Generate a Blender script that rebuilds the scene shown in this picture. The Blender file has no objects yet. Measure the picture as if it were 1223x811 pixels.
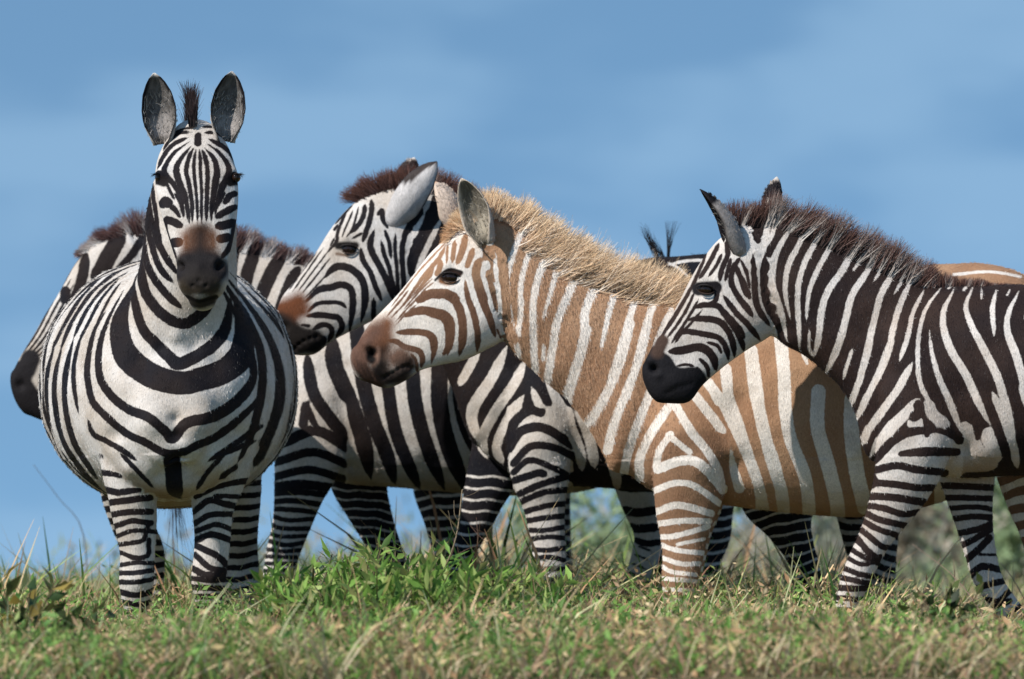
import bpy, bmesh, math, random
import numpy as np
from mathutils import Vector, kdtree

rng = np.random.default_rng(7)
random.seed(7)
R = math.radians
sc = bpy.context.scene
COL = sc.collection

# ------------------------------------------------------------------ camera
F = 6667.0            # focal length in photo pixels (1223 wide)
CAMY, CAMZ = -20.0, 0.28
HX, HY = 611.5, 690.0  # photo pixel of the horizon straight ahead
cam_d = bpy.data.cameras.new('camera')
cam = bpy.data.objects.new('camera', cam_d)
COL.objects.link(cam)
cam.location = (0, CAMY, CAMZ)
cam.rotation_euler = (R(90), 0, 0)
cam_d.sensor_width = 36.0
cam_d.lens = 36.0 * F / 1223.0
cam_d.shift_y = (HY - 405.5) / 1223.0
cam_d.clip_start = 0.5
cam_d.clip_end = 20000
cam_d.dof.use_dof = True
cam_d.dof.focus_distance = 19.0
cam_d.dof.aperture_fstop = 3.6
sc.camera = cam

# ------------------------------------------------------------------ light
SUN_EL, SUN_AZ = 40.0, -52.0     # azimuth: 0 = sun behind the camera, negative = from the left
e, a = R(SUN_EL), R(SUN_AZ)
sdir = Vector((math.sin(a) * math.cos(e), -math.cos(a) * math.cos(e), math.sin(e)))
sun_d = bpy.data.lights.new('sun', 'SUN')
sun_d.energy = 5.0
sun_d.angle = R(0.53)
sun_d.color = (1.0, 0.955, 0.89)
sun = bpy.data.objects.new('sun', sun_d)
COL.objects.link(sun)
sun.rotation_euler = sdir.to_track_quat('Z', 'Y').to_euler()
sun.location = (0, 0, 30)

w = bpy.data.worlds.new('World')
sc.world = w
w.use_nodes = True
nt = w.node_tree
nt.nodes.clear()
def N(t, typ, **kw):
    n = t.nodes.new(typ)
    for k, v in kw.items():
        setattr(n, k, v)
    return n
wo = N(nt, 'ShaderNodeOutputWorld')
bg = N(nt, 'ShaderNodeBackground')
bg.inputs['Strength'].default_value = 0.126
sky = N(nt, 'ShaderNodeTexSky', sky_type='NISHITA', sun_disc=False)
sky.sun_elevation = e
sky.sun_rotation = math.atan2(sdir.x, sdir.y)
sky.altitude = 1500
sky.air_density = 1.0
sky.dust_density = 0.4
sky.ozone_density = 1.6
tc = N(nt, 'ShaderNodeTexCoord')
# the air near the horizon is dry and clear here: take the sky's colour from a little higher up
va = N(nt, 'ShaderNodeVectorMath', operation='ADD'); va.inputs[1].default_value = (0, 0, 0.30)
vn = N(nt, 'ShaderNodeVectorMath', operation='NORMALIZE')
nt.links.new(tc.outputs['Generated'], va.inputs[0])
nt.links.new(va.outputs[0], vn.inputs[0])
nt.links.new(vn.outputs[0], sky.inputs['Vector'])
# thin veils of high cloud
mp = N(nt, 'ShaderNodeMapping'); mp.inputs['Scale'].default_value = (15.0, 9.0, 38.0)
mp.inputs['Rotation'].default_value = (0, R(-9), 0)
mp.inputs['Location'].default_value = (5.3, 0.0, 3.7)
nz = N(nt, 'ShaderNodeTexNoise'); nz.inputs['Scale'].default_value = 1.0
nz.inputs['Detail'].default_value = 3.0; nz.inputs['Roughness'].default_value = 0.45
rmp = N(nt, 'ShaderNodeMapRange', interpolation_type='SMOOTHERSTEP')
rmp.inputs['From Min'].default_value = 0.40; rmp.inputs['From Max'].default_value = 0.66
rmp.inputs['To Min'].default_value = 0.0; rmp.inputs['To Max'].default_value = 0.42
nt.links.new(tc.outputs['Generated'], mp.inputs[0]); nt.links.new(mp.outputs[0], nz.inputs['Vector'])
nt.links.new(nz.outputs['Fac'], rmp.inputs['Value'])
mul = N(nt, 'ShaderNodeMix', data_type='RGBA', blend_type='MULTIPLY')
mul.inputs[0].default_value = 1.0
mul.inputs[7].default_value = (1.06, 1.27, 1.20, 1)
mx = N(nt, 'ShaderNodeMix', data_type='RGBA')
mx.inputs[7].default_value = (2.7, 4.3, 6.0, 1)
nt.links.new(sky.outputs[0], mul.inputs[6])
nt.links.new(mul.outputs[2], mx.inputs[6])
nt.links.new(rmp.outputs[0], mx.inputs[0])
nt.links.new(mx.outputs[2], bg.inputs['Color'])
nt.links.new(bg.outputs[0], wo.inputs[0])

vs = sc.view_settings
vs.view_transform = 'Standard'
vs.look = 'None'
vs.gamma = 1.0
vs.use_curve_mapping = False
vs.exposure = 0.09

# ------------------------------------------------------------------ helpers
def PW(px, py, d):
    """photo pixel at distance d -> world"""
    m = d / F
    return np.array([(px - HX) * m, CAMY + d, CAMZ + (HY - py) * m])

def tag(o, label=None, cat=None, group=None, kind=None):
    if label: o['label'] = label
    if cat: o['category'] = cat
    if group: o['group'] = group
    if kind: o['kind'] = kind

def link_mesh(name, V, Fc, mat=None, parent=None, smooth=True, attrs=None, cattrs=None):
    me = bpy.data.meshes.new(name)
    V = np.asarray(V, dtype=np.float32)
    if isinstance(Fc, np.ndarray):
        k = Fc.shape[1]
        me.vertices.add(len(V)); me.vertices.foreach_set('co', V.ravel())
        me.loops.add(Fc.size); me.loops.foreach_set('vertex_index', Fc.astype(np.int32).ravel())
        me.polygons.add(len(Fc))
        me.polygons.foreach_set('loop_start', np.arange(0, Fc.size, k, dtype=np.int32))
        me.update(calc_edges=True)
    else:
        me.from_pydata([tuple(v) for v in V], [], Fc)
    me.validate()
    if smooth:
        me.polygons.foreach_set('use_smooth', np.ones(len(me.polygons), dtype=bool))
    for k, v in (attrs or {}).items():
        at = me.attributes.new(k, 'FLOAT', 'POINT')
        at.data.foreach_set('value', np.asarray(v, dtype=np.float32))
    for k, v in (cattrs or {}).items():
        at = me.attributes.new(k, 'FLOAT_COLOR', 'POINT')
        c = np.ones((len(V), 4), dtype=np.float32); c[:, :3] = v
        at.data.foreach_set('color', c.ravel())
    if mat: me.materials.append(mat)
    me.update()
    o = bpy.data.objects.new(name, me)
    COL.objects.link(o)
    if parent: o.parent = parent
    return o

def new_mat(name):
    m = bpy.data.materials.new(name); m.use_nodes = True
    t = m.node_tree; t.nodes.clear()
    out = N(t, 'ShaderNodeOutputMaterial')
    b = N(t, 'ShaderNodeBsdfPrincipled')
    t.links.new(b.outputs[0], out.inputs[0])
    return m, t, b

def noise_node(t, scale, detail=3.0, vec=None, rough=0.5, stretch=None):
    n = N(t, 'ShaderNodeTexNoise')
    n.inputs['Scale'].default_value = scale
    n.inputs['Detail'].default_value = detail
    n.inputs['Roughness'].default_value = rough
    c = N(t, 'ShaderNodeTexCoord')
    src = c.outputs['Object']
    if stretch:
        m = N(t, 'ShaderNodeMapping'); m.inputs['Scale'].default_value = stretch
        t.links.new(src, m.inputs[0]); src = m.outputs[0]
    t.links.new(src, n.inputs['Vector'])
    return n

def mrange(t, src, a, b, c, d, smooth=True):
    m = N(t, 'ShaderNodeMapRange')
    if smooth: m.interpolation_type = 'SMOOTHSTEP'
    for i, v in zip(('From Min', 'From Max', 'To Min', 'To Max'), (a, b, c, d)):
        m.inputs[i].default_value = v
    t.links.new(src, m.inputs['Value'])
    return m.outputs[0]

def mixc(t, fac, a, b, blend='MIX'):
    m = N(t, 'ShaderNodeMix', data_type='RGBA', blend_type=blend)
    for i, v in ((0, fac), (6, a), (7, b)):
        if isinstance(v, (int, float)): m.inputs[i].default_value = v
        elif isinstance(v, tuple): m.inputs[i].default_value = (*v, 1)
        else: t.links.new(v, m.inputs[i])
    return m.outputs[2]

def math_n(t, op, a, b=None):
    m = N(t, 'ShaderNodeMath', operation=op)
    for i, v in ((0, a), (1, b)):
        if v is None: continue
        if isinstance(v, (int, float)): m.inputs[i].default_value = v
        else: t.links.new(v, m.inputs[i])
    return m.outputs[0]

def coat_material(name, dark, dark2, white, white2, deep=(.008, .007, .008)):
    """striped coat: the mesh carries a signed stripe field (metres), the shader makes the hair edge"""
    m, t, b = new_mat(name)
    at = N(t, 'ShaderNodeAttribute', attribute_name='stripe')
    n1 = noise_node(t, 55.0, 3.0)
    n2 = noise_node(t, 420.0, 2.0)
    f = math_n(t, 'ADD', at.outputs['Fac'], mrange(t, n1.outputs['Fac'], 0, 1, -0.0032, 0.0032, False))
    f = math_n(t, 'ADD', f, mrange(t, n2.outputs['Fac'], 0, 1, -0.003, 0.003, False))
    fac = mrange(t, f, -0.0022, 0.0022, 0, 1)
    big = noise_node(t, 4.0, 4.0)
    hair = noise_node(t, 260.0, 3.0, stretch=(1.0, 1.0, 0.33), rough=0.65)
    dk = mixc(t, mrange(t, big.outputs['Fac'], .35, .65, 0, 1), dark, dark2)
    dp = N(t, 'ShaderNodeAttribute', attribute_name='deep')
    dk = mixc(t, dp.outputs['Fac'], dk, deep)
    wh = mixc(t, mrange(t, big.outputs['Fac'], .35, .7, 0, 1), white, white2)
    st_ = noise_node(t, 13.0, 6.0, rough=.65)
    wh = mixc(t, mrange(t, st_.outputs['Fac'], .48, .78, 0, .45), wh, (0.34, 0.255, 0.185))
    dirt = N(t, 'ShaderNodeAttribute', attribute_name='dust')
    wh = mixc(t, dirt.outputs['Fac'], wh, (0.30, 0.20, 0.125))
    c = mixc(t, fac, wh, dk)
    pc = N(t, 'ShaderNodeAttribute', attribute_name='paint')
    pm = N(t, 'ShaderNodeAttribute', attribute_name='paint_mix')
    pmf = math_n(t, 'ADD', pm.outputs['Fac'], mrange(t, n2.outputs['Fac'], 0, 1, -0.25, 0.25, False))
    pmf = math_n(t, 'MULTIPLY', mrange(t, pmf, 0.12, 0.88, 0, 1), mrange(t, pm.outputs['Fac'], 0.0, 0.1, 0, 1))
    c = mixc(t, pmf, c, pc.outputs['Color'])
    hv = mrange(t, hair.outputs['Fac'], 0.25, 0.75, 0.72, 1.22, False)
    vmul = N(t, 'ShaderNodeVectorMath', operation='SCALE')
    t.links.new(c, vmul.inputs[0]); t.links.new(hv, vmul.inputs['Scale'])
    t.links.new(vmul.outputs[0], b.inputs['Base Color'])
    b.inputs['Roughness'].default_value = 0.7
    b.inputs['Specular IOR Level'].default_value = 0.10
    b.inputs['Sheen Weight'].default_value = 0.0
    b.inputs['Sheen Roughness'].default_value = 0.5
    bp = N(t, 'ShaderNodeBump'); bp.inputs['Strength'].default_value = 0.55; bp.inputs['Distance'].default_value = 0.003
    mus = noise_node(t, 8.0, 5.0, stretch=(1.0, 1.0, .7))
    hh = math_n(t, 'ADD', hair.outputs['Fac'], math_n(t, 'MULTIPLY', mus.outputs['Fac'], 6.5))
    t.links.new(hh, bp.inputs['Height']); bp.inputs['Distance'].default_value = 0.0042
    t.links.new(bp.outputs[0], b.inputs['Normal'])
    return m

BLK = (0.011, 0.009, 0.011)
M_coat = coat_material('black_white_coat', (0.009, 0.009, 0.013), (0.018, 0.012, 0.011), (0.66, 0.62, 0.585), (0.50, 0.43, 0.365))
M_coat_e = coat_material('brown_black_coat', (0.017, 0.011, 0.011), (0.034, 0.020, 0.016), (0.64, 0.59, 0.55), (0.49, 0.41, 0.35))
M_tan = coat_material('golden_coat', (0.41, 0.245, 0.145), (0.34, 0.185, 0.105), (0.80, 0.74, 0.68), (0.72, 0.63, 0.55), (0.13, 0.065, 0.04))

def hair_material(name, rough=0.55):
    m, t, b = new_mat(name)
    pc = N(t, 'ShaderNodeAttribute', attribute_name='paint')
    t.links.new(pc.outputs['Color'], b.inputs['Base Color'])
    b.inputs['Roughness'].default_value = rough
    b.inputs['Specular IOR Level'].default_value = 0.25
    return m
M_hair = hair_material('mane_hair')

m, t, b = new_mat('eye_gloss'); M_eye = m
b.inputs['Base Color'].default_value = (0.014, 0.008, 0.005, 1); b.inputs['Roughness'].default_value = 0.06
en = noise_node(t, 60, 2); t.links.new(mixc(t, en.outputs['Fac'], (0.008, 0.005, 0.004), (0.03, 0.014, 0.008)), b.inputs['Base Color'])
m, t, b = new_mat('hoof_horn'); M_hoof = m
b.inputs['Base Color'].default_value = (0.03, 0.026, 0.022, 1); b.inputs['Roughness'].default_value = 0.5
hn_ = noise_node(t, 30, 3); t.links.new(mixc(t, hn_.outputs['Fac'], (0.018, 0.015, 0.013), (0.06, 0.05, 0.04)), b.inputs['Base Color'])

# ------------------------------------------------------------------ curves / lofts
def catmull(P, m):
    P = np.asarray(P, float)
    if len(P) < 3:
        return np.vstack([P[0] + (P[-1] - P[0]) * s for s in np.linspace(0, 1, m + 1)])
    E = np.vstack([2 * P[0] - P[1], P, 2 * P[-1] - P[-2]])
    out = []
    for i in range(1, len(E) - 2):
        p0, p1, p2, p3 = E[i - 1], E[i], E[i + 1], E[i + 2]
        for s in np.linspace(0, 1, m, endpoint=False):
            out.append(0.5 * ((2 * p1) + (-p0 + p2) * s + (2 * p0 - 5 * p1 + 4 * p2 - p3) * s * s + (-p0 + 3 * p1 - 3 * p2 + p3) * s ** 3))
    out.append(P[-1])
    return np.array(out)

def loft(rings, m=5, n=28, ex=2.0, cap=(1.0, 1.0)):
    """rings: (centre3, up3, down3, side3) ; returns verts, faces of a closed tube with rounded ends"""
    A = catmull([np.concatenate(r) for r in rings], m)
    def capring(a, b, amt):
        d = a[:3] - b[:3]; L = np.linalg.norm(d) + 1e-9; d /= L
        rad = (np.linalg.norm(a[3:6]) + np.linalg.norm(a[6:9])) * .5
        rad = min(rad, np.linalg.norm(a[9:12])) * amt
        out = []
        for s in (30, 55, 75, 88):
            q = a.copy(); q[:3] = a[:3] + d * rad * math.sin(R(s)) ; q[3:] = a[3:] * math.cos(R(s)); out.append(q)
        return out
    A = np.vstack([capring(A[0], A[1], cap[0])[::-1], A, capring(A[-1], A[-2], cap[1])])
    th = np.linspace(0, 2 * math.pi, n, endpoint=False)
    c, s = np.cos(th), np.sin(th)
    c = np.sign(c) * np.abs(c) ** (2 / ex); s = np.sign(s) * np.abs(s) ** (2 / ex)
    V = []
    for q in A:
        up = np.where(c[:, None] >= 0, q[3:6][None, :], -q[6:9][None, :])
        V.append(q[:3] + up * c[:, None] + q[9:12] * s[:, None])
    V = np.vstack(V)
    k = len(A); Fc = []
    for i in range(k - 1):
        for j in range(n):
            j2 = (j + 1) % n
            Fc.append((i * n + j, i * n + j2, (i + 1) * n + j2, (i + 1) * n + j))
    Fc.append(tuple(range(n))[::-1]); Fc.append(tuple(range((k - 1) * n, k * n)))
    return V, Fc

def side_rings(ribs, D, off=0.0):
    """ribs seen from the side: (ax,ay, bx,by, halfwidth[m][, split]) traced outline pairs"""
    out = []
    for r in ribs:
        ax, ay, bx, by, w = r[:5]; y = r[5] if len(r) > 5 else off; sp = r[6] if len(r) > 6 else 0.5
        a = PW(ax, ay, D + y); b = PW(bx, by, D + y)
        c = a + (b - a) * sp
        out.append((c, a - c, b - c, np.array([0, w, 0.0])))
    return out

def front_rings(rs):
    """rings facing the camera: (cx,cy,d, rx, up, down) px"""
    out = []
    for cx, cy, d, rx, up, dn in rs:
        m = d / F
        out.append((PW(cx, cy, d), np.array([0, 0, up * m]), np.array([0, 0, -dn * m]), np.array([rx * m, 0, 0])))
    return out

def level_rings(rs, tilt=0.0):
    """rings lying flat: (cx,cy,d, rx px, depth half m)"""
    out = []
    for r in rs:
        cx, cy, d, rx, ry = r[:5]; tl = r[5] if len(r) > 5 else tilt
        m = d / F; v = np.array([0, ry * math.cos(R(tl)), ry * math.sin(R(tl))])
        out.append((PW(cx, cy, d), v, -v, np.array([rx * m, 0, 0])))
    return out

class Strokes:
    """stripe map in the animal's own side (or front) plane, metres"""
    def __init__(s, D, base=-1):
        s.D = D; s.base = base; s.items = []; s.g = 1.0; s.ext = 0.0; s.taper = True
    def add(s, kind, x0, y0, k, lst, off=0.0):
        m = (s.D + off) / F
        for it in lst:
            wd, pts = it[0], it[1]
            P = np.array(pts, float).reshape(-1, 2)
            if s.ext and len(P) > 1:
                a_ = P[0] - P[1]; b_ = P[-1] - P[-2]
                P = np.vstack([P[0] + a_ / (np.hypot(*a_) + 1e-9) * s.ext, P, P[-1] + b_ / (np.hypot(*b_) + 1e-9) * s.ext])
            P = P / k + (x0, y0)
            X = np.column_stack([(P[:, 0] - HX) * m, CAMZ + (HY - P[:, 1]) * m])
            ws = np.atleast_1d(np.array(wd, float)) / k * m * 0.5 * s.g
            s.items.append((kind, catmull(X, 5) if len(X) > 1 else X, ws))
        return s
    def bands(s, period, duty, slope=0.0, phase=0.0, amp=4.0, axis='z', bend=0.0, seed=0.0):
        s.items.append(('b', (period, duty, slope, phase, amp, axis, bend, seed), None)); return s
    def eval(s, X, Z):
        f = np.full(len(X), 0.012 * s.base)
        m = s.D / F
        for kind, P, ws in s.items:
            if kind == 'b':
                period, duty, slope, phase, amp, axis, bend, seed = P
                px = X / m + HX; py = HY - (Z - CAMZ) / m
                if axis == 'z':
                    u = py + slope * (px - 600) + amp * np.sin(px * .09 + seed + py * .013) + .5 * amp * np.sin(px * .21 + py * .05 + 2 * seed)
                else:
                    u = px + slope * (py - 450) + bend * ((py - 430) / 100.) ** 2 + amp * np.sin(py * .05 + seed) + .5 * amp * np.sin(py * .11 + px * .02 + seed)
                ph = np.mod(u / period + phase, 1.0)
                f = (duty * .5 - np.abs(ph - .5)) * period * m
                continue
            wmax = ws.max() + 0.02
            sel = np.nonzero((X > P[:, 0].min() - wmax) & (X < P[:, 0].max() + wmax) & (Z > P[:, 1].min() - wmax) & (Z < P[:, 1].max() + wmax))[0]
            if not len(sel): continue
            q = np.column_stack([X[sel], Z[sel]])
            best = np.full(len(sel), -1e9)
            n = len(P) - 1
            wi = np.interp(np.linspace(0, 1, len(P)), np.linspace(0, 1, len(ws)), ws) if len(ws) > 1 else np.full(len(P), ws[0])
            tl = np.linspace(0, 1, len(P)); wi = wi * (0.08 + 0.92 * np.clip(np.minimum(tl, 1 - tl) / 0.16, 0, 1) ** .6) if (n > 3 and s.taper) else wi
            for i in range(max(n, 1)):
                a = P[i]; b2 = P[min(i + 1, len(P) - 1)]; d = b2 - a; L = d @ d + 1e-12
                tt = np.clip(((q - a) @ d) / L, 0, 1)
                dist = np.hypot(q[:, 0] - a[0] - d[0] * tt, q[:, 1] - a[1] - d[1] * tt)
                best = np.maximum(best, wi[i] + (wi[min(i + 1, n)] - wi[i]) * tt - dist)
            if kind == 'd': f[sel] = np.maximum(f[sel], best)
            else: f[sel] = np.minimum(f[sel], -best)
        return np.clip(f, -0.012, 0.012)

def paint_dist(items, X, Z, D):
    """soft-edged colour patches on the coat: (rgb, x0,y0,k, width, pts, soft px)"""
    m = D / F
    col = np.zeros((len(X), 3)); mix = np.zeros(len(X))
    for rgb, x0, y0, k, wd, pts, soft in items:
        P = np.array(pts, float).reshape(-1, 2) / k + (x0, y0)
        P = np.column_stack([(P[:, 0] - HX) * m, CAMZ + (HY - P[:, 1]) * m])
        if len(P) > 2: P = catmull(P, 3)
        q = np.column_stack([X, Z]); best = np.full(len(X), 1e9)
        for i in range(max(1, len(P) - 1)):
            a = P[i]; d = P[min(i + 1, len(P) - 1)] - a; L = d @ d + 1e-12
            tt = np.clip(((q - a) @ d) / L, 0, 1)
            best = np.minimum(best, np.hypot(q[:, 0] - a[0] - d[0] * tt, q[:, 1] - a[1] - d[1] * tt))
        ww = np.clip((wd / k * m * .5 - best) / (soft * m) + .5, 0, 1)
        nw = ww + mix * (1 - ww)
        col = (col * (mix * (1 - ww))[:, None] + np.array(rgb) * ww[:, None]) / np.maximum(nw, 1e-6)[:, None]
        mix = nw
    return col, mix

# ------------------------------------------------------------------ one animal
def smooth_verts(V, E, it, wgt, lam=0.6):
    n = len(V); deg = np.bincount(E.ravel(), minlength=n).astype(float); deg[deg == 0] = 1
    for _ in range(it):
        A = np.empty_like(V)
        for c in range(V.shape[1]):
            A[:, c] = (np.bincount(E[:, 0], weights=V[E[:, 1], c], minlength=n) + np.bincount(E[:, 1], weights=V[E[:, 0], c], minlength=n)) / deg
        V = V + (A - V) * (lam * wgt)[:, None]
    return V

def mesh_arrays(me):
    V = np.empty(len(me.vertices) * 3); me.vertices.foreach_get('co', V); V = V.reshape(-1, 3)
    E = np.empty(len(me.edges) * 2, dtype=np.int64); me.edges.foreach_get('vertices', E); E = E.reshape(-1, 2)
    return V, E

def vnormals(me):
    a = np.empty(len(me.vertices) * 3); me.vertices.foreach_get('normal', a); return a.reshape(-1, 3)

def ear_mesh(base, tip, face, rmax, curl=1.0, n=14, m=12, th=0.005):
    """cupped leaf: base/tip world, face = direction the opening looks, rmax half width"""
    base, tip, face = map(lambda q: np.array(q, float), (base, tip, face))
    ax = tip - base; L = np.linalg.norm(ax); ax /= L
    face = face - ax * (face @ ax); face /= np.linalg.norm(face)
    sd = np.cross(ax, face)
    V = []; U = []; T = []
    for lay in (0, 1):
        for i in range(n + 1):
            u = i / n
            r = rmax * (np.interp(u, [0, .12, .3, .5, .7, .85, .95, 1], [.55, .72, .95, 1.0, .86, .58, .3, .05]))
            half = np.interp(u, [0, .2, .5, 1], [2.7, 2.2, 1.5, 1.15]) * curl
            half = min(half, 2.8)
            rr = r / math.sin(min(half, math.pi / 2))
            for j in range(m + 1):
                v = -1 + 2 * j / m; an = v * half
                q = (rr - (th if lay else 0) * (1 - .7 * abs(v) ** 4))
                p = base + ax * (L * u) + sd * (q * math.sin(an)) - face * (q * math.cos(an)) + face * rr * 0.6 - face * 0.02 * math.sin(u * 3.1)
                V.append(p); U.append((u, v)); T.append(lay)
    W = m + 1; H = (n + 1) * W; Fc = []
    for i in range(n):
        for j in range(m):
            a = i * W + j
            Fc.append((a, a + 1, a + 1 + W, a + W)); a += H
            Fc.append((a, a + W, a + 1 + W, a + 1))
        for j, fl in ((0, 1), (m, 0)):
            a = i * W + j; b = a + W; q = (a, b, b + H, a + H)
            Fc.append(q if fl else q[::-1])
    for i, fl in ((0, 0), (n, 1)):
        for j in range(m):
            a = i * W + j; q = (a, a + 1, a + 1 + H, a + H); Fc.append(q if fl else q[::-1])
    return np.array(V), Fc, np.array(U), np.array(T)

def build_zebra(name, D, origin_px, lofts, maps, default, mat, label, paint=(), bumps=(), ears=(), dust=None, voxel=0.006,
                subdiv=('head',), ex=2.2, smooth=34, lnreg=None, rear=None, Dp=None, deep=None, belly=595):
    Dp = Dp or D
    """lofts: (tag, rings, kwargs). maps: tag -> Strokes. One continuous skin, ears included."""
    ox = PW(origin_px, 700, D)[0]; org = np.array([ox, CAMY + D, 0.0])
    allV, allF, tags = [], [], []; names = []
    o = 0
    for tg, rings, kw in lofts:
        V, Fc = loft(rings, **kw)
        allV.append(V); allF += [tuple(i + o for i in f) for f in Fc]; o += len(V)
        if tg not in names: names.append(tg)
        tags += [names.index(tg)] * len(V)
    SV = np.vstack(allV); tags = np.array(tags)
    me = bpy.data.meshes.new('src'); me.from_pydata([tuple(v) for v in SV], [], allF)
    bm = bmesh.new(); bm.from_mesh(me)
    # recalc each shell outward
    bmesh.ops.recalc_face_normals(bm, faces=bm.faces); bm.to_mesh(me); bm.free()
    ob = bpy.data.objects.new('src', me); COL.objects.link(ob)
    md = ob.modifiers.new('r', 'REMESH'); md.mode = 'VOXEL'; md.voxel_size = voxel; md.use_smooth_shade = True
    dg = bpy.context.evaluated_depsgraph_get(); dg.update()
    ev = ob.evaluated_get(dg); me2 = bpy.data.meshes.new_from_object(ev)
    bpy.data.objects.remove(ob); bpy.data.meshes.remove(me)
    kd = kdtree.KDTree(len(SV))
    for i, v in enumerate(SV): kd.insert(v, i)
    kd.balance()
    V, E = mesh_arrays(me2)
    vt = np.array([tags[kd.find(v)[1]] for v in V])
    hs = [names.index(q) for q in subdiv if q in names]
    fine = np.isin(vt, hs).astype(float)
    pyv = HY - (V[:, 2] - CAMZ) / (D / F)
    legw = np.clip((belly + 15 - pyv) / 40, .15, 1)
    V = smooth_verts(V, E, smooth, np.where(fine > 0, 0.12, legw))
    me2.vertices.foreach_set('co', V.ravel())
    if len(hs):
        bm = bmesh.new(); bm.from_mesh(me2); bm.verts.ensure_lookup_table()
        ed = [e_ for e_ in bm.edges if fine[e_.verts[0].index] and fine[e_.verts[1].index]]
        bmesh.ops.subdivide_edges(bm, edges=ed, cuts=1, use_grid_fill=True, smooth=0.0)
        bm.to_mesh(me2); bm.free()
        V, E = mesh_arrays(me2)
        vt = np.array([tags[kd.find(v)[1]] for v in V])
        V = smooth_verts(V, E, 3, np.isin(vt, hs).astype(float))
        me2.vertices.foreach_set('co', V.ravel())
    me2.update()
    # sculpted bumps and hollows
    NV = vnormals(me2); disp = .0022 * (np.sin(V[:, 0] * 27 + 2 * np.sin(V[:, 2] * 13)) + np.sin(V[:, 2] * 31 + V[:, 1] * 20 + 1.5 * np.sin(V[:, 0] * 17))) * (~np.isin(vt, hs)) * (V[:, 2] > .7)
    for (bx, by, r, amp, bt, yside) in bumps:
        c = PW(bx, by, Dp)
        r_ = r * Dp / F
        d2 = ((V[:, 0] - c[0]) ** 2 + (V[:, 2] - c[2]) ** 2) / r_ ** 2
        g = np.exp(-d2 * 1.4)
        if bt: g = g * np.isin(vt, [names.index(q) for q in bt if q in names])
        if yside: g = g * np.clip(-yside * NV[:, 1] * 1.6 , 0, 1)
        else: g = g * np.clip(np.abs(NV[:, 1]) * 1.6, 0, 1)
        disp += amp * g
    V = V + NV * disp[:, None]
    if lnreg:
        m_ = D / F; lr = np.array(lnreg, float); x0_, x1_ = lr[0, 0], lr[-1, 0]
        px_ = V[:, 0] / m_ + HX; py_ = HY - (V[:, 2] - CAMZ) / m_
        iln, ito = names.index('ln'), names.index('torso')
        near = np.isin(vt, [names.index(q) for q in ('ln', 'torso', 'neck')])
        yc = np.interp(px_, lr[:, 0], lr[:, 1]); inreg = (py_ > yc) & (px_ > x0_) & (px_ < x1_)
        vt = np.where(near & inreg, iln, vt); vt = np.where((vt == iln) & ~inreg & (py_ < 590), ito, vt)
        vt = np.where((vt == names.index('lf')) & (py_ < 560), ito, vt)
        vt = np.where(np.isin(vt, [names.index('hn'), names.index('hf')]) & (py_ < 545), ito, vt)
    # stripe field, blended softly where two regions meet
    W = np.zeros((len(V), len(names))); W[np.arange(len(V)), vt] = 1
    W = smooth_verts(W, E, 8, np.ones(len(V)), 0.7)
    f = np.zeros(len(V))
    evs = {}
    for i, nm in enumerate(names):
        st = maps.get(nm, maps.get(default))
        sel = W[:, i] > 0.01
        if sel.any():
            f[sel] += W[sel, i] * st.eval(V[sel, 0], V[sel, 2])
    if rear: f = rear(V, f, W, names)
    pc, pm = paint_dist([q[:7] for q in paint], V[:, 0], V[:, 2], Dp)
    if paint:
        ok = np.zeros(len(V))
        for q in (paint[0][7],): ok = W[:, [names.index(z) for z in q if z in names]].sum(1)
        pm = pm * np.clip(ok * 2 - .5, 0, 1)
    du = np.zeros(len(V)) if dust is None else dust(V, vt, names, NV)
    hw_ = W[:, names.index('head')].copy() if 'head' in names else np.zeros(len(V))
    dpv = np.zeros(len(V)) if deep is None else deep(V, W, names)
    earh = []
    # faces
    n0 = len(V); faces = [tuple(p.vertices) for p in me2.polygons]
    bpy.data.meshes.remove(me2)
    for (b_, t_, fc, rm, cols) in ears:
        EV, EF, EU, ET = ear_mesh(b_, t_, fc, rm, cols.get('curl', 1.0))
        o2 = len(V); V = np.vstack([V, EV]); faces += [tuple(i + o2 for i in q) for q in EF]
        cc = np.zeros((len(EV), 3)); nz_ = rng.random(len(EV))
        for i, ((u, v), l) in enumerate(zip(EU, ET)):
            if l == 1:
                c = np.array(cols['inner']) * (0.45 + 1.0 * nz_[i] * (1 - .5 * u) + (.8 if abs(v) < .5 and .1 < u < .4 else 0))
                if abs(v) > .78 or u > .93: c = np.array(cols['rim'])
            else:
                c = np.array(cols['outer']) * (.85 + .3 * nz_[i])
                for (u0, u1) in cols.get('dark', ()):
                    if u0 < u + .06 * math.sin(v * 3) < u1: c = np.array(cols['rim'])
                if abs(v) > .93 : c = np.array(cols['rim'])
                if cols.get('sidev') and v * cols['sidev'] > .25 and u > .42 + .3 * (1 - v * cols['sidev']): c = np.array((.045, .035, .032)) * (.7 + .6 * nz_[i])
            if u > .965: c = np.array(cols.get('tip', cols['rim']))
            cc[i] = c
        hw_ = np.concatenate([hw_, np.zeros(len(EV))]); dpv = np.concatenate([dpv, np.zeros(len(EV))]); earh.append([EV, EU, ET, cc, np.array(t_, float) - np.array(b_, float), np.array(fc, float), cols])
        f = np.concatenate([f, np.zeros(len(EV))]); pc = np.vstack([pc, cc]); pm = np.concatenate([pm, np.ones(len(EV))])
        du = np.concatenate([du, np.zeros(len(EV))])
    ob = link_mesh(name, V - org, faces, mat, None, True, {'stripe': f, 'paint_mix': pm, 'dust': du, 'deep': dpv, 'headw': hw_}, {'paint': pc})
    ob.location = org
    tag(ob, label, 'zebra', 'zebras standing together in the grass')
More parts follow.
